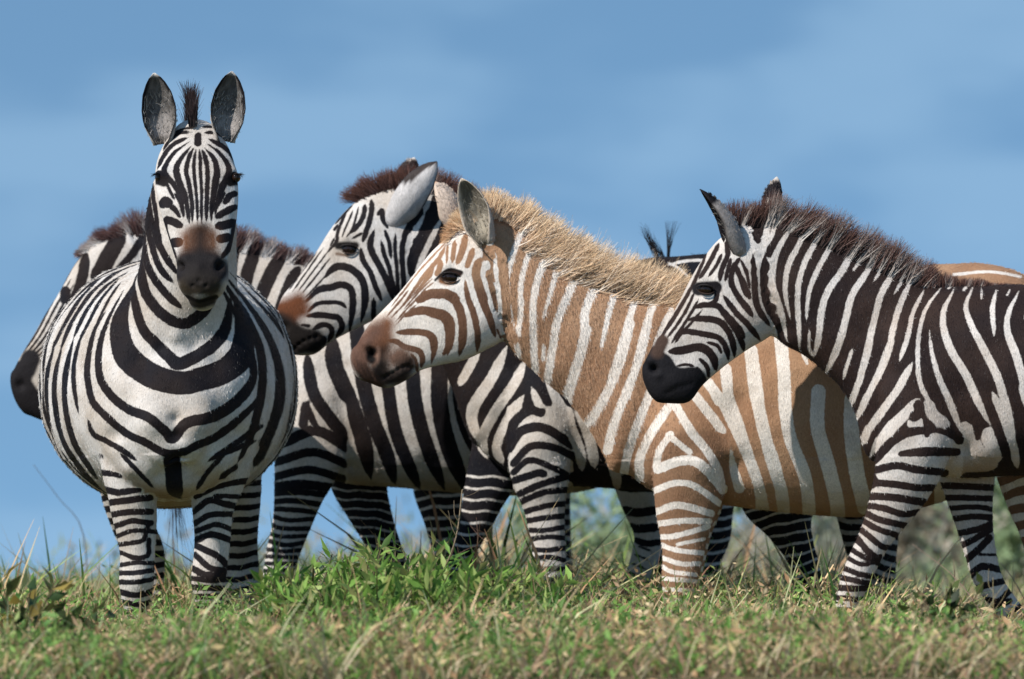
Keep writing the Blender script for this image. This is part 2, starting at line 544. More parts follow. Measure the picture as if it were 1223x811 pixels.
    for EV_, EU_, ET_, cc_, ax, fc, cols in earh:
        dense = 1 if not cols.get('sidev') else 0
        ax_ = ax / np.linalg.norm(ax); k = np.nonzero((ET_ == 0) & (EU_[:, 0] < .86) & (np.abs(EU_[:, 1]) < .72))[0]; k = k[rng.integers(0, len(k), 900)]
        cen = EV_.mean(0); outw = EV_[k] - cen; outw -= ax_ * (outw @ ax_)[:, None]; outw /= np.linalg.norm(outw, axis=1)[:, None] + 1e-9
        hc = cc_[k] * (.65 + .6 * rng.random((900, 1)))
        HV, HF, HC = strands(EV_[k] + rng.normal(size=(900, 3)) * .002, ax_ + outw * .05 + rng.normal(size=(900, 3)) * .12, .006 + .006 * rng.random(900), np.full(900, .0015), hc, hc, .1, 0)
        if dense: link_mesh('ear_fur', HV - org, HF, M_hair, ob, False, None, {'paint': HC})
        EV, EU = EV_[ET_ == 1], EU_[ET_ == 1]
        n = 600; k = rng.integers(0, len(EV), n); k = k[(np.abs(EU[k, 1]) < .85) & (EU[k, 0] < .7)]; n = len(k)
        ax = ax / np.linalg.norm(ax); fc = fc / np.linalg.norm(fc)
        dr = ax + fc * .35 + rng.normal(size=(n, 3)) * .3
        hc = np.array(cols.get('hair', (.30, .27, .24)))[None] * (.4 + .9 * rng.random((n, 1)))
        HV, HF, HC = strands(EV[k], dr, .012 + .02 * rng.random(n), np.full(n, .0022), hc, hc, .3, .0)
        link_mesh('ear_hair', HV - org, HF, M_hair, ob, False, None, {'paint': HC})
    return ob, org

def child_mesh(parent, org, name, V, Fc, mat, **kw):
    o = link_mesh(name, np.asarray(V) - org, Fc, mat, parent, **kw)
    return o

def strands(roots, dirs, lens, wid, cols_root, cols_tip, bend=0.15, droop=0.0, seg=3, side=None):
    """tapered hair ribbons as one mesh"""
    n = len(roots)
    dirs = dirs / np.linalg.norm(dirs, axis=1)[:, None]
    rnd = rng.normal(size=(n, 3)); rnd[:, 1] *= .5
    bendv = rnd - dirs * (rnd * dirs).sum(1)[:, None]
    sv = np.cross(dirs, np.array([0, 1.0, 0]) + rng.normal(size=(n, 3)) * .5)
    sv /= np.linalg.norm(sv, axis=1)[:, None] + 1e-9
    V = np.empty((n, (seg + 1) * 2, 3)); C = np.empty((n, (seg + 1) * 2, 3))
    for s in range(seg + 1):
        t_ = s / seg
        p = roots + dirs * (lens * t_)[:, None] + bendv * (bend * lens * t_ * t_)[:, None]
        p[:, 2] -= droop * lens * t_ * t_
        w_ = wid * (1 - .85 * t_)
        V[:, 2 * s] = p - sv * w_[:, None] * .5; V[:, 2 * s + 1] = p + sv * w_[:, None] * .5
        c = cols_root * (1 - t_) + cols_tip * t_
        C[:, 2 * s] = c; C[:, 2 * s + 1] = c
    base = (np.arange(n) * (seg + 1) * 2)[:, None]
    Fc = np.vstack([base + np.array([[2 * s, 2 * s + 1, 2 * s + 3, 2 * s + 2]]) for s in range(seg)])
    return V.reshape(-1, 3), Fc, C.reshape(-1, 3)

def add_mane(parent, org, D, crest, length, lean, n, hw, field, cr_dark, cr_white, tipc, jit=.18, droop=0.0, lenjit=.35, yoff=0.0, wid=.0035, ylean=0.0, clump=0.35, bend=.15, name='mane', insx=4):
    P = catmull(np.array(crest, float), 8)
    seglen = np.r_[0, np.cumsum(np.hypot(*np.diff(P, axis=0).T))]; seglen /= seglen[-1]
    t_ = rng.random(n)
    px = np.interp(t_, seglen, P[:, 0]); py = np.interp(t_, seglen, P[:, 1])
    m_ = D / F
    yy = rng.normal(size=n) * hw
    L = np.interp(t_, np.linspace(0, 1, len(length)), length) * m_
    tx = np.gradient(P[:, 0]); ty = np.gradient(P[:, 1]); ln = np.hypot(tx, ty)
    nx = np.interp(t_, seglen, ty / ln); ny = np.interp(t_, seglen, -tx / ln)   # pointing up for a left-to-right crest
    lean_ = np.interp(t_, np.linspace(0, 1, len(lean)), lean)
    ang = R(1) * lean_ + rng.normal(size=n) * jit + clump * np.sin(t_ * 95 + 3 * np.sin(t_ * 31)) * .5
    dx = nx * np.cos(ang) - ny * np.sin(ang); dy = nx * np.sin(ang) + ny * np.cos(ang)
    dirs = np.column_stack([dx, rng.normal(size=n) * .12 + ylean + yy / max(hw, 1e-6) * .05, -dy])
    roots = np.column_stack([(px - HX) * m_, CAMY + D + yoff + yy, CAMZ + (HY - py) * m_ - 0.012 - 0.25 * np.abs(yy)])
    rx = roots[:, 0] - nx * insx * m_; rz = roots[:, 2] + ny * insx * m_
    fv = field.eval(rx, rz) if field is not None else np.ones(n) * .01
    k = np.clip(fv / .006 + .5, 0, 1)[:, None]
    cr = np.array(cr_dark) * k + np.array(cr_white) * (1 - k)
    ct = np.array(tipc)[None, :] * (0.6 + .8 * rng.random((n, 1)))
    ct = ct * (1 - .2 * (1 - k)) + np.array(cr_white) * .2 * (1 - k)
    # the light stripes run on into the mane
    lens = L * (1 - lenjit * rng.random(n)) * (1 + .12 * np.sin(t_ * 60))
    V, Fc, C = strands(roots, dirs, lens, np.full(n, wid) * (.6 + .8 * rng.random(n)), cr * (.75 + .5 * rng.random((n, 1))), ct, bend, droop)
    return child_mesh(parent, org, name, V, Fc, M_hair, smooth=False, cattrs={'paint': C})

def add_eye(parent, org, px, py, d, rx, rz, ry, tilt=0.0, lids=True):
    c = PW(px, py, d)
    u = np.linspace(0, math.pi, 13); v = np.linspace(0, 2 * math.pi, 20, endpoint=False)
    m_ = d / F; V = []
    ct, st = math.cos(R(tilt)), math.sin(R(tilt))
    for a_ in u:
        for b_ in v:
            x = math.sin(a_) * math.cos(b_) * rx * m_; z = math.sin(a_) * math.sin(b_) * rz * m_; y = math.cos(a_) * ry
            V.append(c + np.array([x * ct - z * st, y, x * st + z * ct]))
    Fc = []
    for i in range(12):
        for j in range(20):
            Fc.append((i * 20 + j, i * 20 + (j + 1) % 20, (i + 1) * 20 + (j + 1) % 20, (i + 1) * 20 + j))
    eye_ = child_mesh(parent, org, 'eye', V, Fc, M_eye)
    if lids:
        LV, LF, LC = [], [], []; o_ = 0
        for up, th_, cc in ((1, .0042, (.018, .013, .012)), (-1, .0028, (.05, .03, .022))):
            pts = []
            for q in np.linspace(-1.25, 1.25, 9):
                x = q * rx * m_; z = up * max(0, 1 - (q / 1.3) ** 2) ** .5 * rz * m_ * (.72 if up > 0 else .85); y = -ry * .82 * max(0, 1 - (q / 1.5) ** 2) ** .5 - .001
                pts.append(c + np.array([x * ct - z * st, y, x * st + z * ct]))
            v_, f_ = loft([(p, np.array([0, 0, th_ * (1 - .6 * abs(q))]), np.array([0, 0, -th_ * (1 - .6 * abs(q))]), np.array([0, th_ * 1.3, 0])) for p, q in zip(pts, np.linspace(-1, 1, 9))], m=2, n=8)
            LV.append(v_); LF += [tuple(i + o_ for i in g_) for g_ in f_]; o_ += len(v_); LC.append(np.tile(cc, (len(v_), 1)))
        child_mesh(parent, org, 'eyelid', np.vstack(LV), LF, M_hair, cattrs={'paint': np.vstack(LC)})
        n = 46; k = rng.random(n); i0 = (k * 7.9).astype(int); P_ = np.array([c + np.array([q * rx * m_, -ry * .8, (1 - (q / 1.3) ** 2) ** .5 * rz * m_ * .8]) for q in np.linspace(-1, .8, 46)])
        HV, HF, HC = strands(P_, np.array([-.35, -.9, -.25]) + rng.normal(size=(n, 3)) * .15, np.full(n, .016), np.full(n, .0014), np.tile((.01, .008, .008), (n, 1)), np.tile((.01, .008, .008), (n, 1)), .2, .2)
        child_mesh(parent, org, 'eyelashes', HV, HF, M_hair, smooth=False, cattrs={'paint': HC})
    return eye_

def fur(ob, n, L, wid, dark, white, where=None, flow=(.35, 0, -1.0), jit=.22, lift=.22, seed=0, name='fur', deepc=None):
    """short coat hair rooted on the skin's own vertices, lying along the body"""
    me = ob.data; V, _ = mesh_arrays(me); NV = vnormals(me)
    g = lambda k: (lambda a: (me.attributes[k].data.foreach_get('value', a), a)[1])(np.empty(len(V)))
    st, pm, du, dpv, hw = g('stripe'), g('paint_mix'), g('dust'), g('deep'), g('headw')
    ok = (NV[:, 1] < .45) & (pm < .3) & (hw < .5)
    if where is not None: ok &= where(V + np.array(ob.location))
    idx = np.nonzero(ok)[0]
    if not len(idx): return
    k = idx[rng.integers(0, len(idx), n)]
    fl = np.tile(np.array(flow, float), (n, 1)) + rng.normal(size=(n, 3)) * jit
    nn = NV[k]; fl -= nn * (fl * nn).sum(1)[:, None]; fl /= np.linalg.norm(fl, axis=1)[:, None] + 1e-9
    dr = fl + nn * lift
    f = np.clip(st[k] / .003 + .5, 0, 1)[:, None]
    dk = np.array(dark)[None] * (1 - dpv[k][:, None]) + np.array(deepc if deepc else dark)[None] * dpv[k][:, None]
    wh = np.array(white)[None] * (1 - du[k][:, None]) + np.array((.30, .20, .125))[None] * du[k][:, None]
    c = (dk * f + wh * (1 - f)) * (.72 + .56 * rng.random((n, 1)))
    root = V[k] + rng.normal(size=(n, 3)) * .002; root -= nn * .001
    HV, HF, HC = strands(root, dr, L * (.6 + .6 * rng.random(n)), np.full(n, wid), c, c * 1.05, .1, 0, seg=2)
    link_mesh(name, HV, HF, M_hair, ob, False, None, {'paint': HC})

# ================================================================== zebra at the right (D = 19.4)
def dust_fn(zb, span, amt, tags_, legs=0.0):
    def f(V, vt, names, NV):
        ids = [names.index(q) for q in tags_ if q in names]
        nzv = .5 + .5 * np.sin(V[:, 0] * 23 + np.sin(V[:, 2] * 31) * 2)
        g = np.clip((zb + span - V[:, 2]) / span, 0, 1) * amt * np.isin(vt, ids) * (.7 + .5 * nzv)
        return np.clip(g + legs * (~np.isin(vt, ids)) * np.clip(.8 - V[:, 2], 0, 1), 0, 1)
    return f

K4 = 4.055
def legs_maps(D, **kw):
    out = {}
    for i, tg in enumerate(('ln', 'lf', 'hn', 'hf')):
        per, du = kw.get(tg, (15, .55))
        out[tg] = Strokes(D).bands(per, du, slope=[.12, -.1, .25, -.2][i], phase=.2 * i, amp=1.3, seed=1.3 * i + D)
    return out

def eye_paint(): pass

# ---- E
DE = 19.45
he = [(771, 430, 792, 482, .036), (780, 411, 822, 481, .047), (791, 396, 838, 462, .047), (800, 380, 853, 448, .05), (812, 358, 873, 432, .06),
      (825, 332, 896, 416, .075), (839, 309, 918, 403, .083), (857, 287, 930, 385, .085), (878, 272, 926, 350, .075)]
ne = [(882, 268, 905, 385, .07), (925, 267, 935, 412, .075), (962, 283, 955, 422, .082), (1000, 300, 980, 441, .095),
      (1045, 322, 1005, 465, .115), (1085, 338, 1022, 500, .145), (1110, 345, 1036, 548, .17)]
te = [(1098, 344, 1040, 530, .12), (1122, 343, 1075, 560, .2), (1165, 340, 1140, 571, .245), (1230, 341, 1230, 568, .285), (1310, 343, 1310, 574, .30),
      (1390, 335, 1390, 562, .29), (1450, 336, 1440, 535, .25), (1490, 368, 1484, 500, .17)]
lne = [(1060, 400, 1130, 400, .05, -.13), (1052, 470, 1142, 460, .07, -.16), (1046, 530, 1143, 515, .085, -.17), (1043, 572, 1128, 562, .075, -.165), (1037, 600, 1104, 602, .06, -.155),
       (1030, 625, 1083, 627, .052, -.15), (1020, 650, 1063, 652, .046, -.15), (1008, 677, 1047, 680, .045, -.15), (1001, 703, 1035, 706, .044, -.15),
       (996, 728, 1024, 734, .034, -.15), (990, 752, 1012, 758, .028, -.15), (982, 770, 1008, 778, .034, -.15)]
lfe = [(1100, 500, 1190, 500, .06, .13), (1115, 555, 1190, 555, .07, .15), (1128, 591, 1186, 597, .058, .15), (1142, 631, 1187, 637, .047, .15), (1155, 672, 1192, 670, .044, .15),
       (1163, 696, 1199, 692, .044, .15), (1182, 724, 1211, 711, .034, .15), (1205, 748, 1228, 731, .027, .15), (1226, 768, 1248, 748, .034, .15)]
hne = [(1420, 420, 1490, 400, .09, -.1), (1405, 500, 1492, 480, .11, -.13), (1415, 560, 1486, 555, .09, -.15), (1440, 610, 1484, 615, .055, -.15), (1462, 655, 1494, 650, .038, -.15),
       (1462, 700, 1486, 700, .032, -.15), (1455, 745, 1478, 748, .028, -.15), (1446, 772, 1478, 776, .036, -.15)]
shift = lambda L, dx, y: [(r[0] + dx, r[1], r[2] + dx, r[3], r[4], y * (-r[5] / .15 if r[5] > -.15 else 1)) for r in L]
hfe = shift(hne, -55, .15)
CH = (1.0, 1.0)
def std_lofts(D, head, neck, torso, ln, lf, hn, hf):
    return [('head', side_rings(head, D), dict(ex=2.25)), ('neck', side_rings(neck, D), dict(ex=2.1)),
            ('torso', side_rings(torso, D), dict(ex=2.15, cap=(.7, .7))), ('ln', side_rings(ln, D), {}), ('lf', side_rings(lf, D), {}),
            ('hn', side_rings(hn, D), {}), ('hf', side_rings(hf, D), {})]

mE = legs_maps(DE, ln=(13, .58), lf=(15, .55))
e2 = (760, 320, K4); e1 = (760, 200, K4)
sh = Strokes(DE, -1); sh.g = 1.5
sh.add('d', *e2, [
    (20, [265,200, 320,185, 390,190, 430,240, 480,310, 510,370, 520,405]),
    (22, [235,255, 320,250, 400,265, 440,310, 465,370, 475,435]),
    (20, [185,332, 230,310, 330,325, 400,345, 435,400, 445,450]),
    (28, [150,408, 220,402, 310,388, 365,430, 388,500]),
    (15, [300,440, 340,480, 350,535]), (14, [285,480, 312,520, 312,560]), (12, [335,362, 390,380, 412,420]), (10, [190,480,240,470,280,480]),
    (20, [415,135, 480,225, 540,285, 600,355]), (18, [440,60, 480,130, 535,200, 560,245]), (20, [500,40, 522,100, 548,160]),
    (22, [560,-60, 568,60, 572,150, 592,215, 650,290]), (15, [410,200, 455,250, 500,300, 520,350]), (18, [395,100, 375,170, 330,185]), (26, [618,-60, 612,60, 622,160, 680,290]), (20, [690,-40, 680,100, 700,220])])
sh.add('d', *e1, [
    (13, [345,400, 305,500, 262,590, 210,680, 140,790, 110,850]), (16, [400,365, 370,430, 330,500, 300,545]), (12, [412,420, 385,480, 345,535]),
    (18, [432,355, 438,430, 410,500, 400,560]), (14, [455,440, 440,500, 425,560]), (20, [500,440, 462,500, 458,570, 500,650, 562,735]),
    (18, [470,470, 500,540, 530,640]), (10, [255,600, 215,680, 165,760, 118,820]), (11, [282,600, 242,690, 192,770, 145,830]), (11, [300,640, 262,710, 212,790, 165,860]),
    (10, [320,690,260,760,215,810,180,860]), (24, [560,250, 585,300, 575,360]), (12, [500,450, 530,520,545,600])])
mE['head'] = sh
sn = Strokes(DE - .1, +1)
e3 = (900, 230, 3.686); e4 = (1020, 310, 3.995); e5 = (1020, 460, 3.995)
sn.add('w', *e3, [
    (20, [-42,150, -55,250, -75,420, -40,560, 20,640]), (26, [50,60, 65,130, 50,220, 20,330, 30,440, 70,560, 112,640]), (18, [112,100, 85,180, 58,235]),
    ((18, 27, 24), [185,130, 130,210, 95,290, 85,400, 120,510, 152,650]), ((20,26,14), [245,130, 200,230, 155,320, 140,430, 165,560]),
    (24, [305,170, 245,270, 205,370, 195,480, 207,690]), ((22, 22, 12), [375,185, 310,290, 260,390, 240,470, 233,568]),
    ((30, 30, 24), [455,220, 400,330, 330,430, 300,520, 287,640, 268,725]), (12, [247,595, 248,680, 268,720]),
    ((26,30,34), [550,280, 480,380, 430,460, 400,580, 370,680, 320,800]), (12, [437,345, 485,285]), (12, [528,392, 585,315]), (12, [618,448, 665,375]),
    (28, [655,300, 570,430, 540,520, 510,640, 470,811, 440,900]), (26, [710,365, 650,480, 610,600, 590,700, 545,811, 470,930]),
    ((14,20,22), [755,425, 700,530, 670,640, 633,748]), (15, [437,685, 415,750, 398,820])])
sn.add('w', *e4, [
    (28, [85,330, 60,460, 10,620, -10,700]), (28, [170,380, 130,500, 60,660, 12,770]), (36, [268,495, 200,620, 130,720, 40,860]),
    ((14, 22, 26), [425,125, 350,220, 310,320, 293,440, 298,580, 340,680, 400,790, 440,830]), ((10, 28, 36), [352,340, 360,450, 390,570, 440,680, 500,830]),
    ((16, 38, 38), [485,130, 425,240, 418,330, 450,440, 520,560, 580,690, 640,800]), ((14, 36, 42), [575,122, 528,220, 548,320, 600,430, 660,560, 710,720, 750,860]),
    ((10, 24, 20), [680,140, 650,240, 652,375]), ((14, 36, 44), [785,150, 725,260, 715,350, 750,460, 790,600, 830,760]),
    (9, [610,135, 602,195]), (8, [722,178, 745,140]), (10, [450,140, 470,120]), (12, [520,150,545,122]),
    (24, [830,230, 800,300]), (30, [900,150, 850,280, 860,420, 900,560, 930,700, 960,900]), (34, [1000,150, 950,280, 960,420, 1000,560, 1050,800, 1060,950]),
    (34, [1110,150, 1070,280, 1080,500, 1130,800, 1140,950]), (34, [1220,150, 1180,280, 1190,500, 1230,900]), (30, [1330,150, 1290,300, 1310,500, 1340,800]),
    (36, [1450,150, 1430,300, 1400,500, 1380,700]), (36, [1570,180, 1560,350, 1500,520, 1440,700]), (36, [1700,220, 1690,400, 1600,600, 1480,800])])
sn.add('w', *e5, [
    (36, [75,190, 45,280]), (52, [300,70, 225,150, 150,225, 85,350]), (56, [335,80, 365,150, 440,200]), (58, [255,190, 325,185]), (30, [140,260, 100,330, 90,400]),
    (70, [505,190, 545,270, 520,350]), (95, [625,225, 660,300, 640,360]), (60, [450,385, 560,385, 680,380]), (44, [640,40, 700,170, 735,270, 780,400]), (50, [770,0, 830,150, 860,350])])
sn.add('d', *e5, [(44, [340,215, 250,230, 180,270, 100,350]), (24, [490,258, 420,228, 330,212]), (52, [300,80, 305,130, 268,162]), (28, [305,120, 335,170, 340,215]),
    ((14,46,30), [235,328, 330,320, 485,318])], off=-.1)
sn.add('w', *e5, [(60, [560,250, 600,320, 650,365]), (70, [500,300, 560,360])], off=-.1)
sn.add('d', *e5, [(24, [520,90, 560,160, 585,235, 590,262]), (46, [570,-60, 630,80, 690,230, 728,330, 745,420]), (30, [740,-40, 790,130, 830,300])], off=-.1)
mE['neck'] = sn; mE['torso'] = sn
sl = Strokes(DE - .2, -1); sl.g = 1.25; sl.ext = 22; sl.taper = False
sl.add('d', *e5, [
    (34, [340,215, 250,230, 180,270, 105,350]), (20, [485,255, 420,225, 330,212]), ((14,38,26), [235,328, 330,320, 480,318]), (30, [115,402, 200,385, 300,405, 425,415]),
    (28, [100,465, 200,475, 300,490, 375,490]), (30, [85,530, 180,535, 325,558]), (26, [75,575, 150,590, 230,615, 300,608]), (26, [62,612, 130,645, 240,668]),
    (24, [45,645, 110,685, 215,718]), (24, [32,685, 90,735, 140,772, 210,775]), (26, [15,725, 55,780, 100,830]), (46, [300,80, 305,130, 270,160]), (24, [305,120, 335,170, 340,215]),
    (30, [-60,0, -90,100]), (60, [-20,180, 20,330, 70,440]), (40, [50,-20, 20,60, 0,150]), (44, [190,-30, 130,60, 60,170, 40,200]), (40, [290,-40, 250,40, 180,130, 90,240]),
    (46, [330,-40, 380,80, 420,170, 490,240]), (50, [410,-60, 470,40, 540,120, 590,230])])
sl.add('d', 980, 580, 3.51, [
    (16, [150,230, 200,270, 240,300]), (18, [125,262, 190,305, 230,300]), (16, [112,300, 170,330, 230,320]), (20, [98,345, 160,370, 215,380]), (20, [85,385, 150,400, 210,412]),
    (22, [78,428, 160,432, 205,425]), (20, [70,470, 190,480]), (20, [60,520, 180,525]), (20, [50,570, 170,575]), (40, [30,660, 150,680])])
mE['ln'] = sl
sf = Strokes(DE + .15, -1); sf.g = 1.3; sf.ext = 22; sf.taper = False
sf.add('d', 980, 580, 3.51, [
    (22, [500,0, 720,10]), (20, [530,50, 720,55]), (18, [545,95, 640,90, 720,100]), (20, [555,140, 640,130, 730,135]), (22, [575,200, 650,185, 690,170]), (22, [590,250, 640,225, 690,195]),
    (24, [605,315, 650,275, 690,235]), (24, [625,380, 670,340, 745,350]), (10, [685,290, 735,290]), (22, [655,430, 715,410, 765,400]), (20, [685,475, 740,485, 775,455]),
    (20, [720,510, 770,490]), (16, [780,555, 830,510]), (14, [800,585, 850,550]), (40, [900,640, 960,600])])
mE['lf'] = sf

ptE = [((.014, .012, .013), *e2, 70, [50,400, 60,450, 50,520]  , 5, ('head',)), ((.012, .011, .013), *e2, 160, [105,490, 120,560, 170,600, 245,575, 265,560], 5, ('head',)),
       ((.012, .011, .013), *e2, 60, [70,450, 130,455, 170,500, 260,530], 5, ('head',)),
       ((.055, .032, .024), *e2, 62, [125,355, 100,410], 6, ('head',)),
       ((.012, .010, .012), *e1, 66, [300,592, 378,588], 4, ('head',))]
bpE = [(842, 346, 15, -.010, ('head',), 0), (838, 335, 9, .008, ('head',), 0), (856, 336, 9, .006, ('head',), 0), (842, 360, 12, .004, ('head',), 0),
       (780, 441, 5, -.022, ('head',), 0), (776, 431, 7, .009, ('head',), 0), (787, 449, 6, .006, ('head',), 0), (800, 458, 14, .006, ('head',), 0), (815, 425, 18, -.006, ('head',), 0),
       (885, 385, 26, .010, ('head',), 0), (1090, 470, 45, .012, ('torso', 'ln', 'neck'), 0), (1000, 380, 50, .008, ('neck',), 0)]
EARG = dict(inner=(.07, .06, .055), outer=(.33, .29, .27), hair=(.45, .40, .36), rim=(.012, .01, .012), tip=(.012, .01, .012), dark=((.8, 1.1),))
dE = DE - .04
T3 = ('torso', 'ln', 'neck')
bpE += [(1072, 415, 30, .012, T3, 0), (1112, 440, 26, .012, T3, 0), (1150, 470, 20, -.013, T3, 0), (1146, 540, 13, -.016, T3, 0), (1040, 470, 26, .010, T3, 0), (1062, 450, 14, -.008, T3, 0),
        (1100, 545, 20, .010, T3, 0), (1200, 470, 40, .007, T3, 0), (1175, 540, 18, .010, T3, 0), (930, 350, 24, .006, T3, 0), (935, 395, 12, -.012, T3, 0), (965, 400, 16, .007, T3, 0), (1000, 425, 16, -.007, T3, 0), (1020, 660, 9, .004, T3, 0), (1018, 700, 10, .007, T3, 0)]
bpE += [(x_, y_, 4.5, -.0025, ('head',), 0) for x_, y_ in ((797,470),(802,467),(808,464),(814,462),(820,461),(826,459))]
zE, oE = build_zebra('zebra', DE, 1090, std_lofts(DE, he, ne, te, lne, lfe, hne, hfe), mE, 'torso', M_coat_e,
    'black and white zebra at the far right in profile, in front of the golden zebra',
    paint=ptE, bumps=bpE,
    ears=[(PW(890, 300, DE - .055), PW(836, 226, DE - .11), (-.88, -.12, -.42), .046, dict(EARG, curl=1.12)),
          (PW(917, 275, DE + .07), PW(928, 211, DE + .1), (.5, .85, 0), .040, dict(inner=(.1, .08, .08), outer=(.45, .38, .33), rim=(.015, .01, .012), tip=(.75, .72, .68), dark=((.5, .86),)))],
    dust=dust_fn(.62, .16, .8, ('torso',), .12), lnreg=[(1010, 548), (1045, 545), (1060, 520), (1100, 512), (1146, 516)], belly=570)
add_mane(zE, oE, DE, [(868, 272), (885, 266), (925, 268), (962, 284), (1000, 300), (1045, 321), (1085, 338), (1115, 347), (1160, 341), (1215, 342)],
         [30, 42, 48, 50, 50, 48, 40, 22, 12, 7], [22, 22, 18, 15, 14, 14, 20, 30, 35], 8500, .014, sn, (.022, .014, .013), (.55, .5, .45), (.13, .06, .045), jit=.10, clump=.24, wid=.0028, insx=6)
add_eye(zE, oE, 842.5, 345.5, DE - .068, 8.5, 6.5, .016, -8)

# ================================================================== golden zebra (D = 20.05)
DD = 20.08
hd = [(426, 412, 437, 456, .038), (434, 397, 462, 464, .052), (444, 383, 488, 453, .052), (457, 370, 502, 443, .05), (476, 350, 527, 436, .06),
      (496, 325, 553, 431, .078), (513, 303, 581, 418, .088), (531, 286, 604, 402, .088), (556, 268, 612, 360, .078)]
nd = [(570, 254, 596, 400, .075), (612, 264, 620, 428, .088), (650, 290, 652, 457, .10), (692, 318, 685, 487, .115), (745, 342, 708, 520, .14), (795, 352, 730, 565, .17)]
td = [(805, 352, 742, 560, .15), (840, 351, 790, 592, .21), (880, 350, 868, 604, .26), (950, 343, 955, 614, .30), (1040, 330, 1040, 617, .31), (1120, 316, 1125, 600, .29),
      (1175, 315, 1185, 570, .26), (1225, 328, 1225, 520, .22), (1258, 365, 1250, 460, .13)]
lnd = [(785, 430, 868, 420, .06, -.12), (778, 500, 874, 480, .08, -.155), (777, 545, 874, 540, .088, -.17), (779, 578, 868, 582, .075, -.165), (783, 612, 858, 612, .062, -.155), (788, 638, 847, 638, .052, -.15),
       (791, 664, 841, 664, .048, -.15), (790, 692, 834, 692, .046, -.15), (793, 722, 824, 722, .034, -.15), (795, 750, 821, 750, .028, -.15), (790, 768, 828, 776, .036, -.15)]
lfd = shift(lnd, 3, .15)
hnd = [(1180, 440, 1262, 430, .09, -.1), (1178, 510, 1262, 490, .11, -.14), (1188, 565, 1256, 545, .09, -.15), (1204, 608, 1254, 600, .055, -.15), (1222, 652, 1258, 648, .038, -.15), (1224, 700, 1249, 700, .032, -.15),
       (1222, 742, 1246, 744, .028, -.15), (1214, 768, 1250, 776, .036, -.15)]
hfd = shift(hnd, 30, .15)
mD = legs_maps(DD, ln=(14, .55), lf=(14, .55), hn=(20, .55))
d5 = (420, 210, K4); d6 = (410, 320, K4)
s = Strokes(DD, -1); s.g = 1.22
K6 = 811 / 120.
s.add('d', 510, 300, K6, [
    (58, [-60,375, 0,355, 100,348, 200,385, 262,470, 290,600, 285,740, 260,850]), (56, [-20,500, 80,522, 150,560, 182,680, 165,850]), (38, [-60,670, 10,680, 45,740, 50,840]),
    ((30,46,40), [308,235, 330,380, 380,520, 410,680, 405,820]), ((40,58,40), [380,110, 400,250, 450,400, 510,560, 555,710]), (34, [485,180, 530,330, 568,500]),
    (44, [590,60, 615,250, 625,420, 640,560, 690,720]), (14, [560,620, 600,720])])
s.add('d', 470, 250, K6, [
    (14, [-20,790, 100,640, 210,500, 330,370, 450,245]), ((14,34,26), [50,815, 180,640, 262,530, 370,400, 425,290]), ((12,32,24), [150,720, 235,612, 300,530, 325,430]),
    (11, [120,815, 250,662, 330,595]), (13, [85,815, 215,665, 320,565]), (40, [372,410, 378,470, 345,545]), (20, [438,280, 430,445]), (34, [498,255, 475,445]), (46, [585,205, 560,330, 512,455]),
    (40, [645,325, 620,400, 590,485]), (58, [700,400, 665,520, 700,650, 755,790]), (66, [300,700, 420,690, 530,745]), (20, [720,330, 770,420]), (40, [790,330, 811,480, 811,600])])
s.add('d', 420, 350, K6, [
    (58, [420,200, 540,150, 650,160, 760,190, 800,260, 790,420, 735,510]), (60, [520,75, 640,20, 760,30]), (44, [350,325, 470,318, 580,325, 652,352, 672,430, 645,570]),
    (40, [290,385, 370,400, 430,440, 540,470, 572,530, 560,610]), (24, [478,495, 520,550, 532,650]), (15, [280,200, 400,60, 460,-20]), (13, [320,205, 440,80, 530,-20]), (13, [360,235, 470,110, 570,10]), (12, [360,262, 440,172, 540,90])])
s.add('d', 510, 300, K6, [(62, [585,-40, 605,60, 618,150, 622,250, 630,420, 642,560, 700,700])])  # dark band along the jaw edge: shade behind the jaw drawn as a stripe
s.add('w', 510, 300, K6, [(28, [548,60, 556,180, 578,320, 590,450, 592,600])])
mD['head'] = s
s = Strokes(DD - .12, +1); s.taper = False
d1 = (590, 210, 3.119); d2 = (540, 380, 3.119); d3 = (700, 420, 3.119); d4 = (840, 380, 3.686)
s.add('w', *d1, [
    ((24, 20), [115,170, 70,290, 45,400, 60,520, 92,660]), (20, [168,215, 125,300, 100,400, 100,500, 88,590]),
    (27, [220,250, 180,330, 150,440, 145,560, 152,720]), ((26, 20, 10), [243,300, 220,400, 183,525]), (30, [315,340, 280,430, 235,540, 218,640, 198,755]),
    ((34,32), [385,390, 340,500, 335,600, 300,720, 262,830]), ((28, 22, 14), [455,420, 430,500, 400,635]), ((26,30), [525,460, 490,580, 450,710, 415,820, 360,900, 300,960]),
    (28, [595,470, 560,580, 530,700, 495,820]), (22, [660,500, 620,580, 600,640]), (14, [185,630,183,680])])
s.add('w', *d2, [
    (38, [500,40, 480,120, 450,220, 425,300]), ((30,36), [665,20, 630,150, 580,270, 520,375]), ((28,36), [730,20, 700,140, 650,270, 600,400, 580,490]), (33, [742,265, 700,370, 660,480, 640,590]),
    (34, [802,335, 740,430, 700,520, 700,590])])
s.add('w', *d3, [
    (32, [322,190, 380,290, 440,360, 490,440, 505,510]), (36, [400,165, 450,230, 500,300, 530,400, 570,510]), (38, [440,110, 500,190, 540,270, 600,400, 640,500, 670,600]),
    (34, [510,60, 520,150, 560,260]), ((44,40), [610,0, 630,150, 650,290, 700,430, 730,560, 745,610]), (26, [310,315, 272,370, 262,420]), (22, [312,318, 375,368])])
